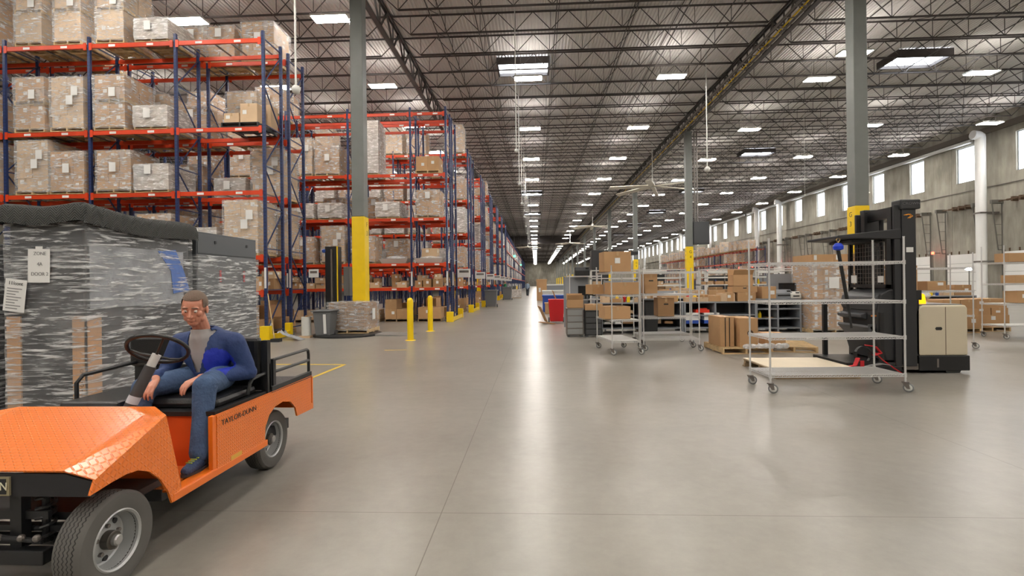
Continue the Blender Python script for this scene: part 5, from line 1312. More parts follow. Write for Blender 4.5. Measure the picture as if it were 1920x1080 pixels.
rail([(-3.27, 3.45, .72), (-3.27, 3.45, .88), (-3.26, 3.49, .93), (-3.2, 3.9, .96)], 'arm_rail')
rail([(RX-.04, 3.70, .74), (RX-.035, 3.72, .82), (RX-.035, 3.76, .85), (RX-.035, 3.93, .86)], 'arm_rail')
# steering
sc_, sd = Vector((-2.40, 3.06, 1.145)), Vector((.0, .30, .80)).normalized()     # column axis, wheel tilted toward the driver
base = Vector((-2.40, 2.90, .80)); ax = (Vector((-2.40, 3.10, 1.145))-Vector((-2.56, 2.93, .80))).normalized()
wc = Vector((-2.38, 3.08, 1.165)); nrm = Vector((.10, .42, .9)).normalized()
nrm = Vector((-.14, .56, .76)).normalized()
u = nrm.cross(Vector((0, 1, 0))).normalized(); v = nrm.cross(u)
b = CM(); R_ = .165; b.tube([wc+(u*cos(2*pi*k/40)+v*sin(2*pi*k/40))*R_ for k in range(40)], .0125, 10, closed=True)
swb = b.build('steering_wheel', M['vinyl'], ct, smooth=True)
b = CM(); hub = wc-nrm*.05
for a in (.3, .3+2.1, .3+4.2): b.tube([hub, hub+(u*cos(a)+v*sin(a))*R_*.55+nrm*.02, wc+(u*cos(a)+v*sin(a))*(R_-.005)], .008, 8)
b.build('wheel_spoke', M['black'], ct, smooth=True)
cb0 = Vector((-2.50, 2.955, .77)); b = CM(); dd = (hub-cb0)
b.cyl(hub-dd*.18, hub+dd*.03, .026, 16); b.build('steering_hub', M['chrome'], ct, smooth=True)
CM().cyl(cb0, hub-dd*.17, .033, 16).build('steering_column', mat('column_grey_dark', (62, 63, 66), .45), ct, smooth=True)
CM().cyl(cb0+dd*.22, cb0+dd*.34, .0345, 16).build('column_sticker', mat('sticker_silver', (190, 196, 206), .35), ct, smooth=True)
CM().box(-2.47, 3.26, .60, -2.43, 3.30, .72).build('key_switch', M['black'], ct) if False else None
# wheels
def tire(nm, X0, Y0, Rr, wd, lab=None):
    w = thing(nm, None, None); w.parent = ct; w.location = Vector((X0-wd/2, Y0, Rr))-C0
    for k_ in ('label', 'category'):
        if k_ in w: del w[k_]
    r = Rr; hw = wd/2
    prof = [(r*.56, -hw*.62), (r*.62, -hw*.85), (r*.80, -hw*1.0), (r*.93, -hw*.92), (r*.985, -hw*.72), (r, -hw*.4), (r, hw*.4), (r*.985, hw*.72), (r*.93, hw*.92), (r*.80, hw), (r*.62, hw*.85), (r*.56, hw*.62)]
    t_ = MB().lathe(prof, axis='X', n=64, closed=True)
    t_.build('tire', TIRE, w, smooth=True)
    MB().lathe([(r*.60, hw*.72), (r*.625, hw*.86), (r*.60, hw*.92), (r*.565, hw*.80), (r*.555, hw*.30), (r*.52, hw*.10), (r*.50, -hw*.15), (r*.46, -hw*.22), (r*.40, -hw*.10), (r*.30, hw*.02), (r*.24, hw*.05), (r*.001, hw*.05)], axis='X', n=48, caps=False).lathe([(r*.60, -hw*.70), (r*.55, -hw*.6), (r*.001, -hw*.55)], axis='X', n=32, caps=False).build('rim', RIM, w, smooth=True)
    b = MB()
    for k in range(5):
        a = 2*pi*k/5+.9; b.cyl((-hw*.4, r*.38*cos(a), r*.38*sin(a)), (hw*.0, r*.38*cos(a), r*.38*sin(a)), r*.06, 12)
    b.build('rim_hole', M['black'], w)
    b = MB().lathe([(r*.19, hw*.0), (r*.19, hw*.55), (r*.17, hw*.60), (.001, hw*.60)], axis='X', n=24); b.build('hub', mat('hub_dark', (86, 82, 76), .45, .4), w, smooth=True)
    b = MB().lathe([(r*.115, hw*.58), (r*.115, hw*.84), (r*.09, hw*.92), (.001, hw*.93)], axis='X', n=20); b.build('hub_cap', mat('hub_silver', (170, 170, 168), .3, .6), w, smooth=True)
    b = MB()
    for k in range(5):
        a = 2*pi*k/5+.3; b.cyl((-hw*.02, r*.29*cos(a), r*.29*sin(a)), (hw*.22, r*.29*cos(a), r*.29*sin(a)), r*.045, 6)
    b.build('lug_nut', M['zinc'], w)
    return w
def tire_mat():
    m, nt, b = nmat('tire_rubber'); L = nt.links.new; b.inputs['Base Color'].default_value = S((84, 82, 80)); b.inputs['Roughness'].default_value = .75
    tc = N(nt, 'ShaderNodeTexCoord'); sp = N(nt, 'ShaderNodeSeparateXYZ'); L(tc.outputs['Object'], sp.inputs[0])
    at = N(nt, 'ShaderNodeMath', _operation='ARCTAN2'); L(sp.outputs['Y'], at.inputs[0]); L(sp.outputs['Z'], at.inputs[1])
    s1 = N(nt, 'ShaderNodeMath', _operation='MULTIPLY'); L(at.outputs[0], s1.inputs[0]); s1.inputs[1].default_value = 60
    sn = N(nt, 'ShaderNodeMath', _operation='SINE'); L(s1.outputs[0], sn.inputs[0])
    ms = N(nt, 'ShaderNodeMath', _operation='MULTIPLY_ADD'); L(sn.outputs[0], ms.inputs[0]); ms.inputs[1].default_value = .0035; L(sp.outputs['X'], ms.inputs[2])
    pp = N(nt, 'ShaderNodeMath', _operation='PINGPONG'); L(ms.outputs[0], pp.inputs[0]); pp.inputs[1].default_value = .0105
    mr = N(nt, 'ShaderNodeMapRange'); mr.inputs['From Min'].default_value = .001; mr.inputs['From Max'].default_value = .0035; L(pp.outputs[0], mr.inputs['Value'])
    # grooves only on the tread
    x2 = N(nt, 'ShaderNodeMath', _operation='ABSOLUTE'); L(sp.outputs['X'], x2.inputs[0]); gt = N(nt, 'ShaderNodeMath', _operation='GREATER_THAN'); gt.inputs[1].default_value = .05; L(x2.outputs[0], gt.inputs[0])
    mx = N(nt, 'ShaderNodeMath', _operation='MAXIMUM'); L(mr.outputs[0], mx.inputs[0]); L(gt.outputs[0], mx.inputs[1])
    cm_ = N(nt, 'ShaderNodeMix', _data_type='RGBA'); L(mx.outputs[0], cm_.inputs[0]); cm_.inputs[6].default_value = S((38, 37, 36)); cm_.inputs[7].default_value = S((92, 90, 87)); L(cm_.outputs[2], b.inputs['Base Color'])
    bp = N(nt, 'ShaderNodeBump', Strength=.8, Distance=.006); L(mx.outputs[0], bp.inputs['Height']); L(bp.outputs[0], b.inputs['Normal']); return m
TIRE = tire_mat(); RIM = mat('rim_silver', (178, 180, 180), .35, .35, var=.05)
tire('front_wheel', -2.17, 2.53, .245, .155); tire('front_wheel', LX+.20, 2.53, .245, .155)
tire('rear_wheel', -2.25, 4.24, .245, .155); tire('rear_wheel', LX+.24, 4.24, .245, .155)
# axle, springs, bumper bar
CM().box(LX+.1, 2.36, .20, -2.42, 2.42, .27).build('front_beam', M['black'], ct, bevel=.006)
CM().cyl((LX+.2, 2.53, .25), (-2.3, 2.53, .25), .03, 12).box(LX+.1, 2.46, .32, -2.42, 2.5, .35).build('axle', M['black'], ct)
for x in (-2.50, -3.0):
    b = CM(); b.tube([(x+.04*cos(k*.8), 2.46+.04*sin(k*.8), .27+.0062*k) for k in range(40)], .009, 6); b.cyl((x, 2.46, .27), (x, 2.46, .54), .018, 10); b.build('spring', M['black'], ct, smooth=True)
CM().box(-2.63, 2.40, .26, -2.57, 2.45, .55).box(-2.72, 2.42, .40, -2.45, 2.44, .44).cyl((-2.70, 2.38, .33), (-2.44, 2.38, .31), .012, 8).build('steering_linkage', M['black'], ct)
for x in (-2.46, -2.54, -2.66): CM().ell((x, 2.37, .33), (.018, .018, .018), 10, 6).build('bolt', M['zinc'], ct)
CM().box(LX+.1, 2.5, .36, RX-.14, 3.0, .40).box(LX+.15, 3.0, .24, RX-.18, 4.6, .33).build('chassis', M['black'], ct)
CM().box(LX+.22, 4.1, .2, RX-.2, 4.4, .32).build('motor_housing', M['black'], ct, bevel=.02)

# ================================================================== DRIVER
def bake(o, name, mats, parent=None, keepfn=None, smooth=True, loc=None):
    dg = bpy.context.evaluated_depsgraph_get(); me = bpy.data.meshes.new_from_object(o.evaluated_get(dg)); me.name = name
    bpy.data.objects.remove(o)
    if keepfn:
        bm = bmesh.new(); bm.from_mesh(me); bm.normal_update()
        bmesh.ops.delete(bm, geom=[f for f in bm.faces if not keepfn(f.calc_center_median(), f.normal)], context='FACES'); bmesh.ops.smooth_vert(bm, verts=[v for v in bm.verts if v.is_boundary], factor=.7, use_axis_x=True, use_axis_y=True, use_axis_z=True); bmesh.ops.smooth_vert(bm, verts=[v for v in bm.verts if v.is_boundary], factor=.7, use_axis_x=True, use_axis_y=True, use_axis_z=True); bm.to_mesh(me); bm.free()
    me.materials.clear()
    for m in mats: me.materials.append(m)
    me.polygons.foreach_set('material_index', [0]*len(me.polygons))
    me.polygons.foreach_set('use_smooth', [smooth]*len(me.polygons)); me.update()
    return link(name, me, parent, 0, loc)
def remesh(mb, vox, sm=4, fac=.5):
    me = mb.mesh('tmp', M['black']); o = link('tmp', me)
    a = o.modifiers.new('r', 'REMESH'); a.mode = 'VOXEL'; a.voxel_size = vox
    b = o.modifiers.new('s', 'SMOOTH'); b.iterations = sm; b.factor = fac
    return o
def limb(b, pts, rs, n=14, sub=5, ends=True):
    """rounded tapering tube through joints"""
    P = [Vector(p) for p in pts]; out = []; rr_ = []
    for i in range(len(P)-1):
        for k in range(sub): t = k/sub; out.append(P[i].lerp(P[i+1], t)); rr_.append(rs[i]*(1-t)+rs[i+1]*t)
    out.append(P[-1]); rr_.append(rs[-1])
    b.tube(out, rr_, n)
    if ends:
        for p, r in ((P[0], rs[0]), (P[-1], rs[-1])): b.ell(tuple(p), (r, r, r), 12, 8)
    for p, r in zip(P[1:-1], rs[1:-1]): b.ell(tuple(p), (r, r, r), 12, 8)
SKIN = mat('skin', (206, 142, 118), .5, var=.05, vscale=12)
HAIR = mat('hair_greybrown', (112, 92, 78), .7, bump=.5, bscale=160)
def head_b(b, Mh):
    """adult head, face toward -Y, centre at the ears"""
    q = MB(); q.M = Mh
    q._ell((0, .012, .03), (.076, .095, .092), 20, 14, 0); q._ell((0, -.012, -.03), (.064, .072, .085), 18, 12, 0)
    q._ell((0, -.045, -.082), (.036, .034, .028), 14, 8, 0)                      # chin
    for s in (-1, 1):
        q._ell((s*.040, -.052, -.012), (.026, .024, .024), 10, 7, 0)             # cheeks
        q._ell((s*.030, -.072, .034), (.026, .014, .009), 10, 6, 0)              # brow
        q._ell((s*.078, .012, -.005), (.010, .020, .032), 10, 8, 0)              # ear
        q._ell((s*.012, -.088, -.026), (.009, .012, .008), 8, 6, 0)              # nostril wing
        q._ell((s*.052, -.01, -.06), (.016, .035, .03), 10, 7, 0)                # jaw
    q.tube([(0, -.076, .022), (0, -.092, -.005), (0, -.104, -.024)], [.009, .011, .013], 10); q._ell((0, -.100, -.025), (.013, .013, .011), 10, 7, 0)
    q._ell((0, -.080, -.052), (.024, .011, .006), 12, 6, 0); q._ell((0, -.078, -.062), (.021, .011, .007), 12, 6, 0)   # lips
    b.v2 = q; n0 = len(b.v); b.v += q.v; b.f += [tuple(i+n0 for i in f) for f in q.f]; b.m += q.m
def hand_b(b, wrist, d, up, side, curl=.7):
    """palm, four curled fingers and a thumb; d toward the knuckles, up out of the hand's back"""
    d = Vector(d).normalized(); up = Vector(up).normalized(); r = d.cross(up).normalized(); up = r.cross(d); w = Vector(wrist)
    for k, o in enumerate((-.033, -.011, .011, .032)):
        limb(b, [w+r*o*.5, w+r*o+d*.082], [.016, .012], 10, 2)
        Ls = (.070, .078, .073, .058)[k]; p = w+r*o+d*.085; a = 0; pts = [p]; dirn = d.copy()
        for sgm in (.45, .31, .24):
            a += curl*.62; dv = d*cos(a)-up*sin(a); p = p+dv*Ls*sgm*1.15; pts.append(p)
        limb(b, pts, [.0098, .0086, .008, .007], 10, 2)
    t0 = w+d*.02+r*side*.025-up*.008; limb(b, [t0, t0+d*.035+r*side*.022-up*.012, t0+d*.068+r*side*.022-up*.03], [.014, .012, .0095], 10, 2)
D0 = Vector((-2.46, 3.74, .79))
pe = thing('person', 'driver in dark blue jacket and jeans seated on the orange cart, looking down', 'person', tuple(D0))
def DM():
    b = MB(); return b
hip = Vector((-2.46, 3.74, .875)); che = Vector((-2.47, 3.70, 1.08)); nk = Vector((-2.47, 3.62, 1.235)); hd = Vector((-2.455, 3.53, 1.395))
ja = dict(r=[Vector(p) for p in ((-2.265, 3.70, 1.13), (-2.195, 3.76, .90), (-2.33, 3.50, .915), (-2.365, 3.455, .915))],
          l=[Vector(p) for p in ((-2.675, 3.69, 1.13), (-2.77, 3.66, .90), (-2.665, 3.43, .93), (-2.64, 3.385, .915))])
lg = dict(r=[Vector(p) for p in ((-2.375, 3.72, .875), (-2.27, 3.36, .875), (-2.245, 3.27, .46))],
          l=[Vector(p) for p in ((-2.555, 3.72, .875), (-2.70, 3.36, .865), (-2.71, 3.24, .47))])
Mh = Matrix.Translation(hd) @ Matrix.Rotation(.28, 4, 'Z') @ Matrix.Rotation(.34, 4, 'X') @ Matrix.Rotation(.05, 4, 'Y')
b = DM(); head_b(b, Mh)
limb(b, [nk+Vector((0, .03, -.06)), nk+Vector((0, .0, .03)), hd+Vector((0, .02, -.05))], [.062, .056, .058], 16)
b._ell(tuple(che), (.155, .105, .17), 18, 12, 0); b._ell(tuple(hip), (.15, .12, .12), 18, 12, 0); limb(b, [hip, che, nk+Vector((0, .02, -.05))], [.115, .12, .08], 18)
for s in 'rl':
    a = ja[s]; limb(b, a, [.052, .040, .030, .026], 14); l_ = lg[s]; limb(b, l_, [.078, .056, .042], 14)
    limb(b, [a[0], che+Vector((0, 0, .05))], [.05, .08], 12)
    limb(b, [l_[2], l_[2]+Vector((0, .0, -.06)), l_[2]+Vector((.01, -.13, -.075))], [.04, .038, .03], 12)
hand_b(b, ja['r'][3], (-.45, -.85, -.30), (-.1, -.25, 1), -1, .62)
hand_b(b, ja['l'][3], (.15, -.85, -.42), (.1, -.3, 1), 1, .75)
o = remesh(b, .0036, 3, .5); body = bake(o, 'body', [SKIN], pe, loc=-D0)
# eyes and brows
for s in (-1, 1):
    c = Mh @ Vector((s*.030, -.0705, .013)); e = MB().ell(tuple(c), (.0115, .0115, .0115), 14, 10).build('eye', mat('eye_white', (226, 220, 214), .25), pe, smooth=True, loc=-D0)
    c2 = Mh @ Vector((s*.030, -.0765, .009)); MB().ell(tuple(c2), (.0062, .0062, .0062), 10, 8).build('iris', mat('iris_dark', (50, 40, 36), .2), pe, smooth=True, loc=-D0)
    q = MB(); q.M = Mh; q._ell((s*.031, -.084, .040), (.022, .006, .004), 10, 6, 0); q.build('eyebrow', HAIR, pe, smooth=True, loc=-D0)
# hair
q = MB(); q.M = Mh; q._ell((0, .018, .036), (.083, .102, .096), 28, 20, 0); q._ell((0, .06, -.02), (.066, .052, .06), 20, 12, 0)
Mi = Mh.inverted()
def hk(c, n):
    p = Mi @ c
    return not (p.y < -.035+.6*max(0, p.z-.06) and p.z < .085 or (p.y < .005 and p.z < .02) or p.z < -.07 or (abs(p.x) > .07 and p.z < .022 and p.y < .035))
o = remesh(q, .006, 2); hr_ = bake(o, 'hair', [HAIR], pe, hk, loc=-D0)
# shirt, jacket, trousers, shoes
b = MB(); b._ell(tuple(che+Vector((0, -.006, 0))), (.168, .118, .18), 18, 12, 0); limb(b, [hip, che, nk+Vector((0, .015, -.055))], [.125, .128, .085], 18)
limb(b, [nk+Vector((0, .02, -.05)), nk+Vector((0, -.0, .0))], [.075, .068], 18)
o = remesh(b, .011, 4); bake(o, 'shirt', [mat('shirt_grey', (164, 160, 160), .8)], pe, lambda c, n: c.z < 1.245, loc=-D0)
JK = mat('jacket_blue', (38, 60, 108), .7, bump=.4, bscale=22, var=.12, vscale=6); JP = mat('jacket_panel_bright', (32, 52, 176), .6, bump=.3, bscale=22)
b = MB(); b._ell(tuple(che), (.185, .135, .19), 20, 14, 0); b._ell(tuple(hip+Vector((0, 0, .02))), (.175, .145, .125), 18, 12, 0)
limb(b, [hip+Vector((0, 0, .02)), che, nk+Vector((0, .02, -.045))], [.145, .145, .095], 20)
limb(b, [nk+Vector((0, .03, -.06)), nk+Vector((0, .01, .015))], [.095, .082], 18)
for s in 'rl':
    a = ja[s]; limb(b, [a[0], a[1], a[2]], [.078, .062, .046], 16); limb(b, [a[0]+Vector((0, 0, .01)), che+Vector((0, .01, .07))], [.072, .1], 14)
o = remesh(b, .011, 4)
def jk(c, n):
    if c.z > 1.262: return False
    w_ = .02+.085*max(0, (c.z-.95))/.3
    return not (n.y < -.25 and abs(c.x+2.475) < w_ and c.z > .93 and c.y < 3.66)
jo = bake(o, 'jacket', [JK, JP], pe, jk, loc=-D0)
md = jo.modifiers.new('s', 'SOLIDIFY'); md.thickness = .008
for p in jo.data.polygons:
    c = p.center
    if ((c.x+2.335)/.095)**2+((c.z-.985)/.115+(c.x+2.335)*2.5)**2 < 1 and p.normal.y < .1 and c.y < 3.7: p.material_index = 1
DN = mat('denim', (66, 88, 122), .85, var=.16, vscale=9, bump=.4, bscale=40)
b = MB(); b._ell(tuple(hip+Vector((0, 0, -.01))), (.165, .14, .105), 18, 12, 0)
for s in 'rl':
    l_ = lg[s]; limb(b, [l_[0], l_[1], l_[1]+(l_[2]-l_[1])*.5, l_[2]+Vector((0, 0, -.01))], [.098, .077, .064, .068], 18)
o = remesh(b, .010, 4); bake(o, 'jeans', [DN], pe, lambda c, n: not (c.z < .405), loc=-D0)
SH = mat('shoe_blue', (48, 66, 100), .6, bump=.4, bscale=60); SO = mat('shoe_sole', (54, 54, 58), .6)
for s in 'rl':
    p = lg[s][2]; b = MB(); y0 = p.y
    limb(b, [(p.x, y0+.035, .40), (p.x+.008, y0-.08, .392), (p.x+.014, y0-.155, .384)], [.042, .040, .034], 14); limb(b, [(p.x, y0+.02, .39), (p.x, y0, .46)], [.042, .045], 12)
    o = remesh(b, .008, 2); sh = bake(o, 'shoe', [SH], pe, lambda c, n: c.z > .366, loc=-D0)
    poly = []
    for k in range(24):
        t_ = 2*pi*k/24; xx = .045*cos(t_)*(1 if sin(t_) < .2 else .9); yy = .128*sin(t_); poly.append((p.x+.008+xx, y0-.06+yy))
    MB().prism(poly, .352, .368, 'Z').build('sole', SO, sh)
    b = MB()
    for k in range(4): b.bar((p.x-.014, y0-.055-.022*k, .437-.004*k), (p.x+.03, y0-.06-.022*k, .437-.004*k), .006)
    b.build('laces', mat('lace_lime', (176, 196, 70), .6), sh)

# ================================================================== WRAPPED LOADS BEHIND THE CART
def film_shell(x0, x1, y0, y1, z0, z1, seed, step=.07, amp=.012):
    r = random.Random(seed); b = MB(); pts = []
    nx = int((x1-x0)/step); ny = int((y1-y0)/step)
    for i in range(nx): pts.append((x0+(x1-x0)*i/nx, y0, 0, -1))
    for i in range(ny): pts.append((x1, y0+(y1-y0)*i/ny, 1, 0))
    for i in range(nx): pts.append((x1-(x1-x0)*i/nx, y1, 0, 1))
    for i in range(ny): pts.append((x0, y1-(y1-y0)*i/ny, -1, 0))
    n = len(pts); nz = int((z1-z0)/.045); vs = []
    for k in range(nz+1):
        for (x, y, a, c) in pts:
            q = .008+amp*r.random(); vs.append((x+a*q, y+c*q, z0+(z1-z0)*k/nz))
    fs = [(k*n+j, k*n+(j+1) % n, (k+1)*n+(j+1) % n, (k+1)*n+j) for k in range(nz) for j in range(n)]
    return b._add(vs, fs, 0)
FG = wrap_mat('film_foreground', 1.0, .12, (1.0, 1.0, 11), thr=.545)
DG = mat('machine_dark', (44, 46, 50), .5)
wl_ = thing('wrapped_machine', 'film-wrapped dark machine under a quilted blanket, standing behind the orange cart', 'wrapped load', (-4.7, 5.39, 0))
W0 = Vector((-4.7, 5.39, 0))
def WM():
    b = MB(); b.M = Matrix.Translation(-W0); return b
b = WM(); b.box(-5.12, 4.62, 0, -4.3, 6.16, .02)
for x in (-5.1, -4.75, -4.4): b.box(x, 4.62, .02, x+.09, 6.16, .11)
b.box(-5.12, 4.62, .11, -4.3, 6.16, .13); b.build('pallet', M['wood'], wl_)
WM().box(-5.08, 4.66, .131, -4.32, 6.12, 2.17).build('machine_body', DG, wl_, bevel=.02)
CB = mat('corner_board', (196, 152, 108), .75, var=.08)
WM().box(-4.44, 4.645, .13, -4.302, 4.66, 1.29).box(-4.318, 4.645, .13, -4.302, 4.82, 1.29).build('corner_board', CB, wl_)
WM().box(-5.10, 4.645, .13, -4.96, 4.66, 1.29).build('corner_board', CB, wl_)
put_text('YOUR CARGO', .05, M['print'], wl_, Matrix.Translation(-W0) @ face_m((-4.345, 4.644, .62), (0,0,1), (-1,0,0)), 'printed_words')
WM().box(-4.315, 4.70, 1.36, -4.306, 6.0, 1.98).build('foam_sheet', mat('foam_pale', (150, 154, 160), .6, var=.25, vscale=5, bump=.6, bscale=9), wl_)
b = WM(); b.prism([(5.58, 1.97), (5.86, 2.0), (6.0, 1.75), (6.1, 1.52), (5.82, 1.48), (5.78, 1.75)], -4.304, -4.298, 'X'); b.build('blue_bag', mat('bag_blue', (48, 104, 190), .5, bump=.5, bscale=12), wl_)
film_shell(-5.10, -4.3, 4.64, 6.14, .05, 2.2, 5).build('stretch_film', FG, wl_, loc=-W0)
# quilted blanket
def quilt():
    m, nt, b = nmat('quilted_blanket'); L = nt.links.new; tc = N(nt, 'ShaderNodeTexCoord'); sp = N(nt, 'ShaderNodeSeparateXYZ'); L(tc.outputs['Object'], sp.inputs[0])
    ad = N(nt, 'ShaderNodeMath', _operation='ADD'); L(sp.outputs['X'], ad.inputs[0]); L(sp.outputs['Y'], ad.inputs[1])
    pp = N(nt, 'ShaderNodeMath', _operation='PINGPONG'); L(ad.outputs[0], pp.inputs[0]); pp.inputs[1].default_value = .06
    sm = N(nt, 'ShaderNodeMath', _operation='SUBTRACT'); L(sp.outputs['X'], sm.inputs[0]); L(sp.outputs['Y'], sm.inputs[1])
    k1 = N(nt, 'ShaderNodeMath', _operation='MULTIPLY_ADD'); L(sm.outputs[0], k1.inputs[0]); k1.inputs[1].default_value = .0; L(sp.outputs['Z'], k1.inputs[2])
    a2 = N(nt, 'ShaderNodeMath', _operation='ADD'); L(pp.outputs[0], a2.inputs[0]); L(k1.outputs[0], a2.inputs[1])
    nrm_ = N(nt, 'ShaderNodeNewGeometry'); s2 = N(nt, 'ShaderNodeSeparateXYZ'); L(nrm_.outputs['True Normal'], s2.inputs[0])
    top = N(nt, 'ShaderNodeMath', _operation='GREATER_THAN'); top.inputs[1].default_value = .8; L(s2.outputs['Z'], top.inputs[0])
    m3 = N(nt, 'ShaderNodeMath', _operation='MULTIPLY_ADD'); L(top.outputs[0], m3.inputs[0]); L(sm.outputs[0], m3.inputs[1]); L(a2.outputs[0], m3.inputs[2])
    p2 = N(nt, 'ShaderNodeMath', _operation='PINGPONG'); L(m3.outputs[0], p2.inputs[0]); p2.inputs[1].default_value = .0125
    mr = N(nt, 'ShaderNodeMapRange'); mr.inputs['From Max'].default_value = .0125; L(p2.outputs[0], mr.inputs['Value'])
    mx = N(nt, 'ShaderNodeMix', _data_type='RGBA'); L(mr.outputs[0], mx.inputs[0]); mx.inputs[6].default_value = S((42, 43, 43)); mx.inputs[7].default_value = S((84, 85, 83)); L(mx.outputs[2], b.inputs['Base Color'])
    b.inputs['Roughness'].default_value = .9; bp = N(nt, 'ShaderNodeBump', Strength=.7, Distance=.012); L(mr.outputs[0], bp.inputs['Height']); L(bp.outputs[0], b.inputs['Normal']); return m
b = MB(); nx, ny = 22, 34; vs = []; r = random.Random(2)
X0, X1_, Y0, Y1_ = -5.13, -4.27, 4.60, 6.18; ex = .2
for i in range(nx+1):
    for j in range(ny+1):
        u_ = -ex+(X1_-X0+2*ex)*i/nx; v_ = -ex*.9+(Y1_-Y0+1.8*ex)*j/ny
        dx = max(0, -u_, u_-(X1_-X0)); dy = max(0, -v_, v_-(Y1_-Y0)); drop = max(dx, dy)+.35*min(dx, dy)
        px = X0+min(max(u_, 0), X1_-X0); py = Y0+min(max(v_, 0), Y1_-Y0)
        fl_ = .02*min(drop/.1, 1)
        if u_ < 0: px -= fl_
        if u_ > X1_-X0: px += fl_
        if v_ < 0: py -= fl_
        if v_ > Y1_-Y0: py += fl_
        zz = 2.36+.035*sin(py*3.1+1)+.02*sin(px*7)-.06*((py-5.0)/1.2 if py > 5.0 else 0)-drop*.95-.03*(1 if drop > 0 else 0)+.008*r.random()
        edge = min(px-X0, X1_-px, py-Y0, Y1_-py)
        if drop == 0 and edge < .06: zz -= .03*(1-edge/.06)
        vs.append((px, py, zz))
fs = [(i*(ny+1)+j, (i+1)*(ny+1)+j, (i+1)*(ny+1)+j+1, i*(ny+1)+j+1) for i in range(nx) for j in range(ny)]
b._add(vs, fs, 0); qb = b.build('quilted_blanket', quilt(), wl_, smooth=False, loc=-W0); qb.data.polygons.foreach_set('use_smooth', [True]*len(qb.data.polygons))
# paper sheets taped on the film
p1 = thing('paper_sign', 'white sheet reading ZONE 4A DOOR 2 stuck on the wrapped machine', 'sign', (-4.73, 4.61, 1.78)); p1.rotation_euler[1] = .02
MB().box(-.11, -.001, -.165, .11, .001, .155).box(-.035, -.001, .155, .035, .001, .18).build('sheet', M['paper'], p1)
for tx, z in (('ZONE', .11), ('4A', .01), ('DOOR 2', -.085)): put_text(tx, .046, mat('ink_grey', (120, 120, 122), .7), p1, face_m((.01, -.002, z), (1,0,0), (0,0,1)), 'lettering')
p2 = thing('paper_label', 'tilted white printed sheet at the left edge of the wrapped machine', 'paper label', (-4.97, 4.605, 1.50)); p2.rotation_euler[1] = .12
MB().box(-.105, -.001, -.16, .11, .001, .15).build('sheet', M['paper'], p2)
put_text('11/cont', .048, M['black'], p2, face_m((0, -.002, .11), (1,0,0), (0,0,1)), 'lettering')
b = MB()
for k in range(8): b.box(-.08, -.003, .055-.027*k, .07-.03*(k % 3), -.002, .064-.027*k)
b.build('print_lines', mat('ink_grey2', (140, 140, 142), .7), p2)
# second load: grey cabinet
wl2 = thing('wrapped_cabinet', 'dark grey cabinet wrapped in film up to its bare upper panel', 'wrapped load', (-4.75, 6.9, 0))
W2 = Vector((-4.75, 6.9, 0))
def W2M():
    b = MB(); b.M = Matrix.Translation(-W2); return b
b = W2M()
for x in (-5.2, -4.8, -4.4): b.box(x, 6.24, .0, x+.09, 7.66, .11)
b.box(-5.22, 6.24, .11, -4.3, 7.66, .13); b.build('pallet', M['wood'], wl2)
GRY = mat('cabinet_slate', (74, 78, 82), .45)
W2M().box(-5.2, 6.26, .131, -4.32, 7.64, 2.27).build('cabinet_body', GRY, wl2, bevel=.008)
W2M().box(-4.32, 6.28, 1.99, -4.314, 7.62, 2.24).build('upper_panel', mat('cabinet_panel', (80, 84, 88), .42), wl2, bevel=.003)
for y in (6.62, 7.36): W2M().box(-4.315, y, 2.13, -4.305, y+.035, 2.17).build('latch', M['black'], wl2)
film_shell(-5.22, -4.3, 6.24, 7.66, .05, 1.97, 9).build('stretch_film', FG, wl2, loc=-W2)
for y in (6.72, 7.28): W2M().box(-4.314, y, 1.62, -4.31, y+.04, 1.78).build('red_label', M['red'], wl2)
t = thing('wrapped_crate', 'dark wrapped crate at the very left edge of the picture', 'wrapped load', (-5.6, 4.6, 0))
MB().box(-.4, 0, .131, .36, 1.5, 2.0).build('crate_body', DG, t, bevel=.02); MB().box(-.42, 0, 0, .38, 1.5, .13).build('pallet', M['wood'], t)
film_shell(-.41, .37, -.01, 1.51, .05, 2.02, 12).build('stretch_film', FG, t)

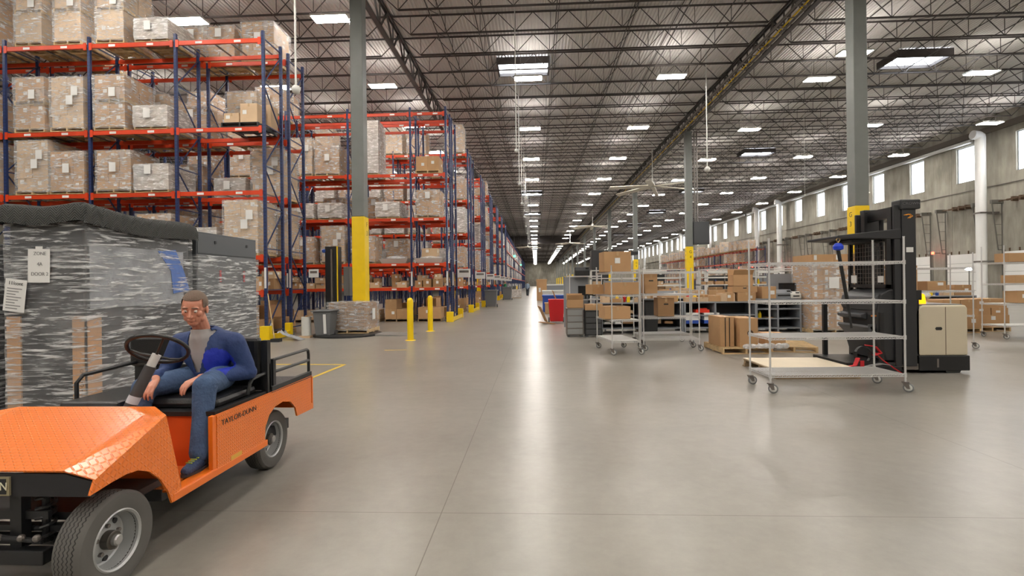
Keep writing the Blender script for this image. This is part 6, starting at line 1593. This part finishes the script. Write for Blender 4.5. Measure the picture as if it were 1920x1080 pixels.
# ================================================================== PEOPLE FAR DOWN THE AISLE
def far_person(x, y, rz, lab, top, bot, step=.18):
    t = thing('person', lab, 'person', (x, y, 0), rz)
    b = MB(); q = Matrix.Translation((0, 0, 1.64)); head_b(b, q)
    limb(b, [(0, 0, .95), (0, 0, 1.25), (0, 0, 1.42)], [.14, .15, .12], 14); limb(b, [(0, .01, 1.42), (0, 0, 1.6)], [.06, .05], 10)
    for s in (-1, 1):
        limb(b, [(s*.09, 0, .95), (s*.1, -s*step*.4, .52), (s*.1, -s*step, .09), (s*.1, -s*step-.14, .05)], [.09, .06, .045, .035], 12)
        limb(b, [(s*.19, 0, 1.4), (s*.24, .02, 1.12), (s*.22, -.14, .92), (s*.2, -.2, .86)], [.06, .045, .035, .03], 10)
    o = remesh(b, .016, 2); bake(o, 'body', [SKIN], t)
    b = MB(); limb(b, [(0, 0, .95), (0, 0, 1.25), (0, 0, 1.43)], [.165, .175, .135], 14)
    for s in (-1, 1): limb(b, [(s*.19, 0, 1.4), (s*.24, .02, 1.12), (s*.22, -.12, .95)], [.078, .062, .05], 10)
    o = remesh(b, .02, 2); bake(o, 'shirt', [top], t)
    b = MB()
    for s in (-1, 1): limb(b, [(s*.08, 0, .95), (s*.1, -s*step*.4, .52), (s*.1, -s*step, .1)], [.12, .085, .07], 12)
    o = remesh(b, .02, 2); bake(o, 'trousers', [bot], t)
    MB()._ell((0, .02, 1.68), (.084, .1, .1), 14, 10, 0).build('hair', HAIR, t, smooth=True)
P1 = mat('shirt_lightblue', (150, 168, 190), .8); P2 = mat('shirt_dark', (70, 76, 90), .8); P3 = mat('trouser_dark', (46, 50, 62), .8)
far_person(-1.05, 62, pi*.95, 'distant person in a pale blue shirt walking in the aisle, left of two', P1, P3)
far_person(.4, 64, .3, 'distant person in dark clothes standing in the aisle, right of two', P2, P3)
far_person(-3.05, 50, pi/2, 'distant person in a green shirt beside a rack end', mat('shirt_green', (28, 110, 74), .8), P3)
# exit-style green lights hanging high by the racks
gl = emis('green_light', (90, 240, 160), 3)
for j, (x, y, z) in enumerate(((-2.6, 62, 4.9), (-2.7, 92, 4.9))):
    t = thing('aisle_light', 'small green light hanging beside the racks, %s one' % ('nearer' if j == 0 else 'farther'), 'light', (x, y, z)); MB().ell((0, 0, 0), (.16, .16, .14)).build('bulb', gl, t); MB().cyl((0, 0, .1), (0, 0, ZD-z), .015, 6).build('cord', M['zinc'], t)

# ------------------------------------------------------------------ world
w_ = bpy.data.worlds.new('world'); sc.world = w_; w_.use_nodes = True
w_.node_tree.nodes['Background'].inputs[0].default_value = (.85, .92, 1, 1); w_.node_tree.nodes['Background'].inputs[1].default_value = 1.0
sc.cycles.use_denoising = True
sc.cycles.max_bounces = 7; sc.cycles.diffuse_bounces = 3; sc.cycles.glossy_bounces = 3; sc.cycles.transmission_bounces = 4; sc.cycles.transparent_max_bounces = 10
sc.cycles.caustics_reflective = False; sc.cycles.caustics_refractive = False; sc.cycles.sample_clamp_indirect = 4
sc.cycles.use_adaptive_sampling = True; sc.cycles.adaptive_threshold = .06
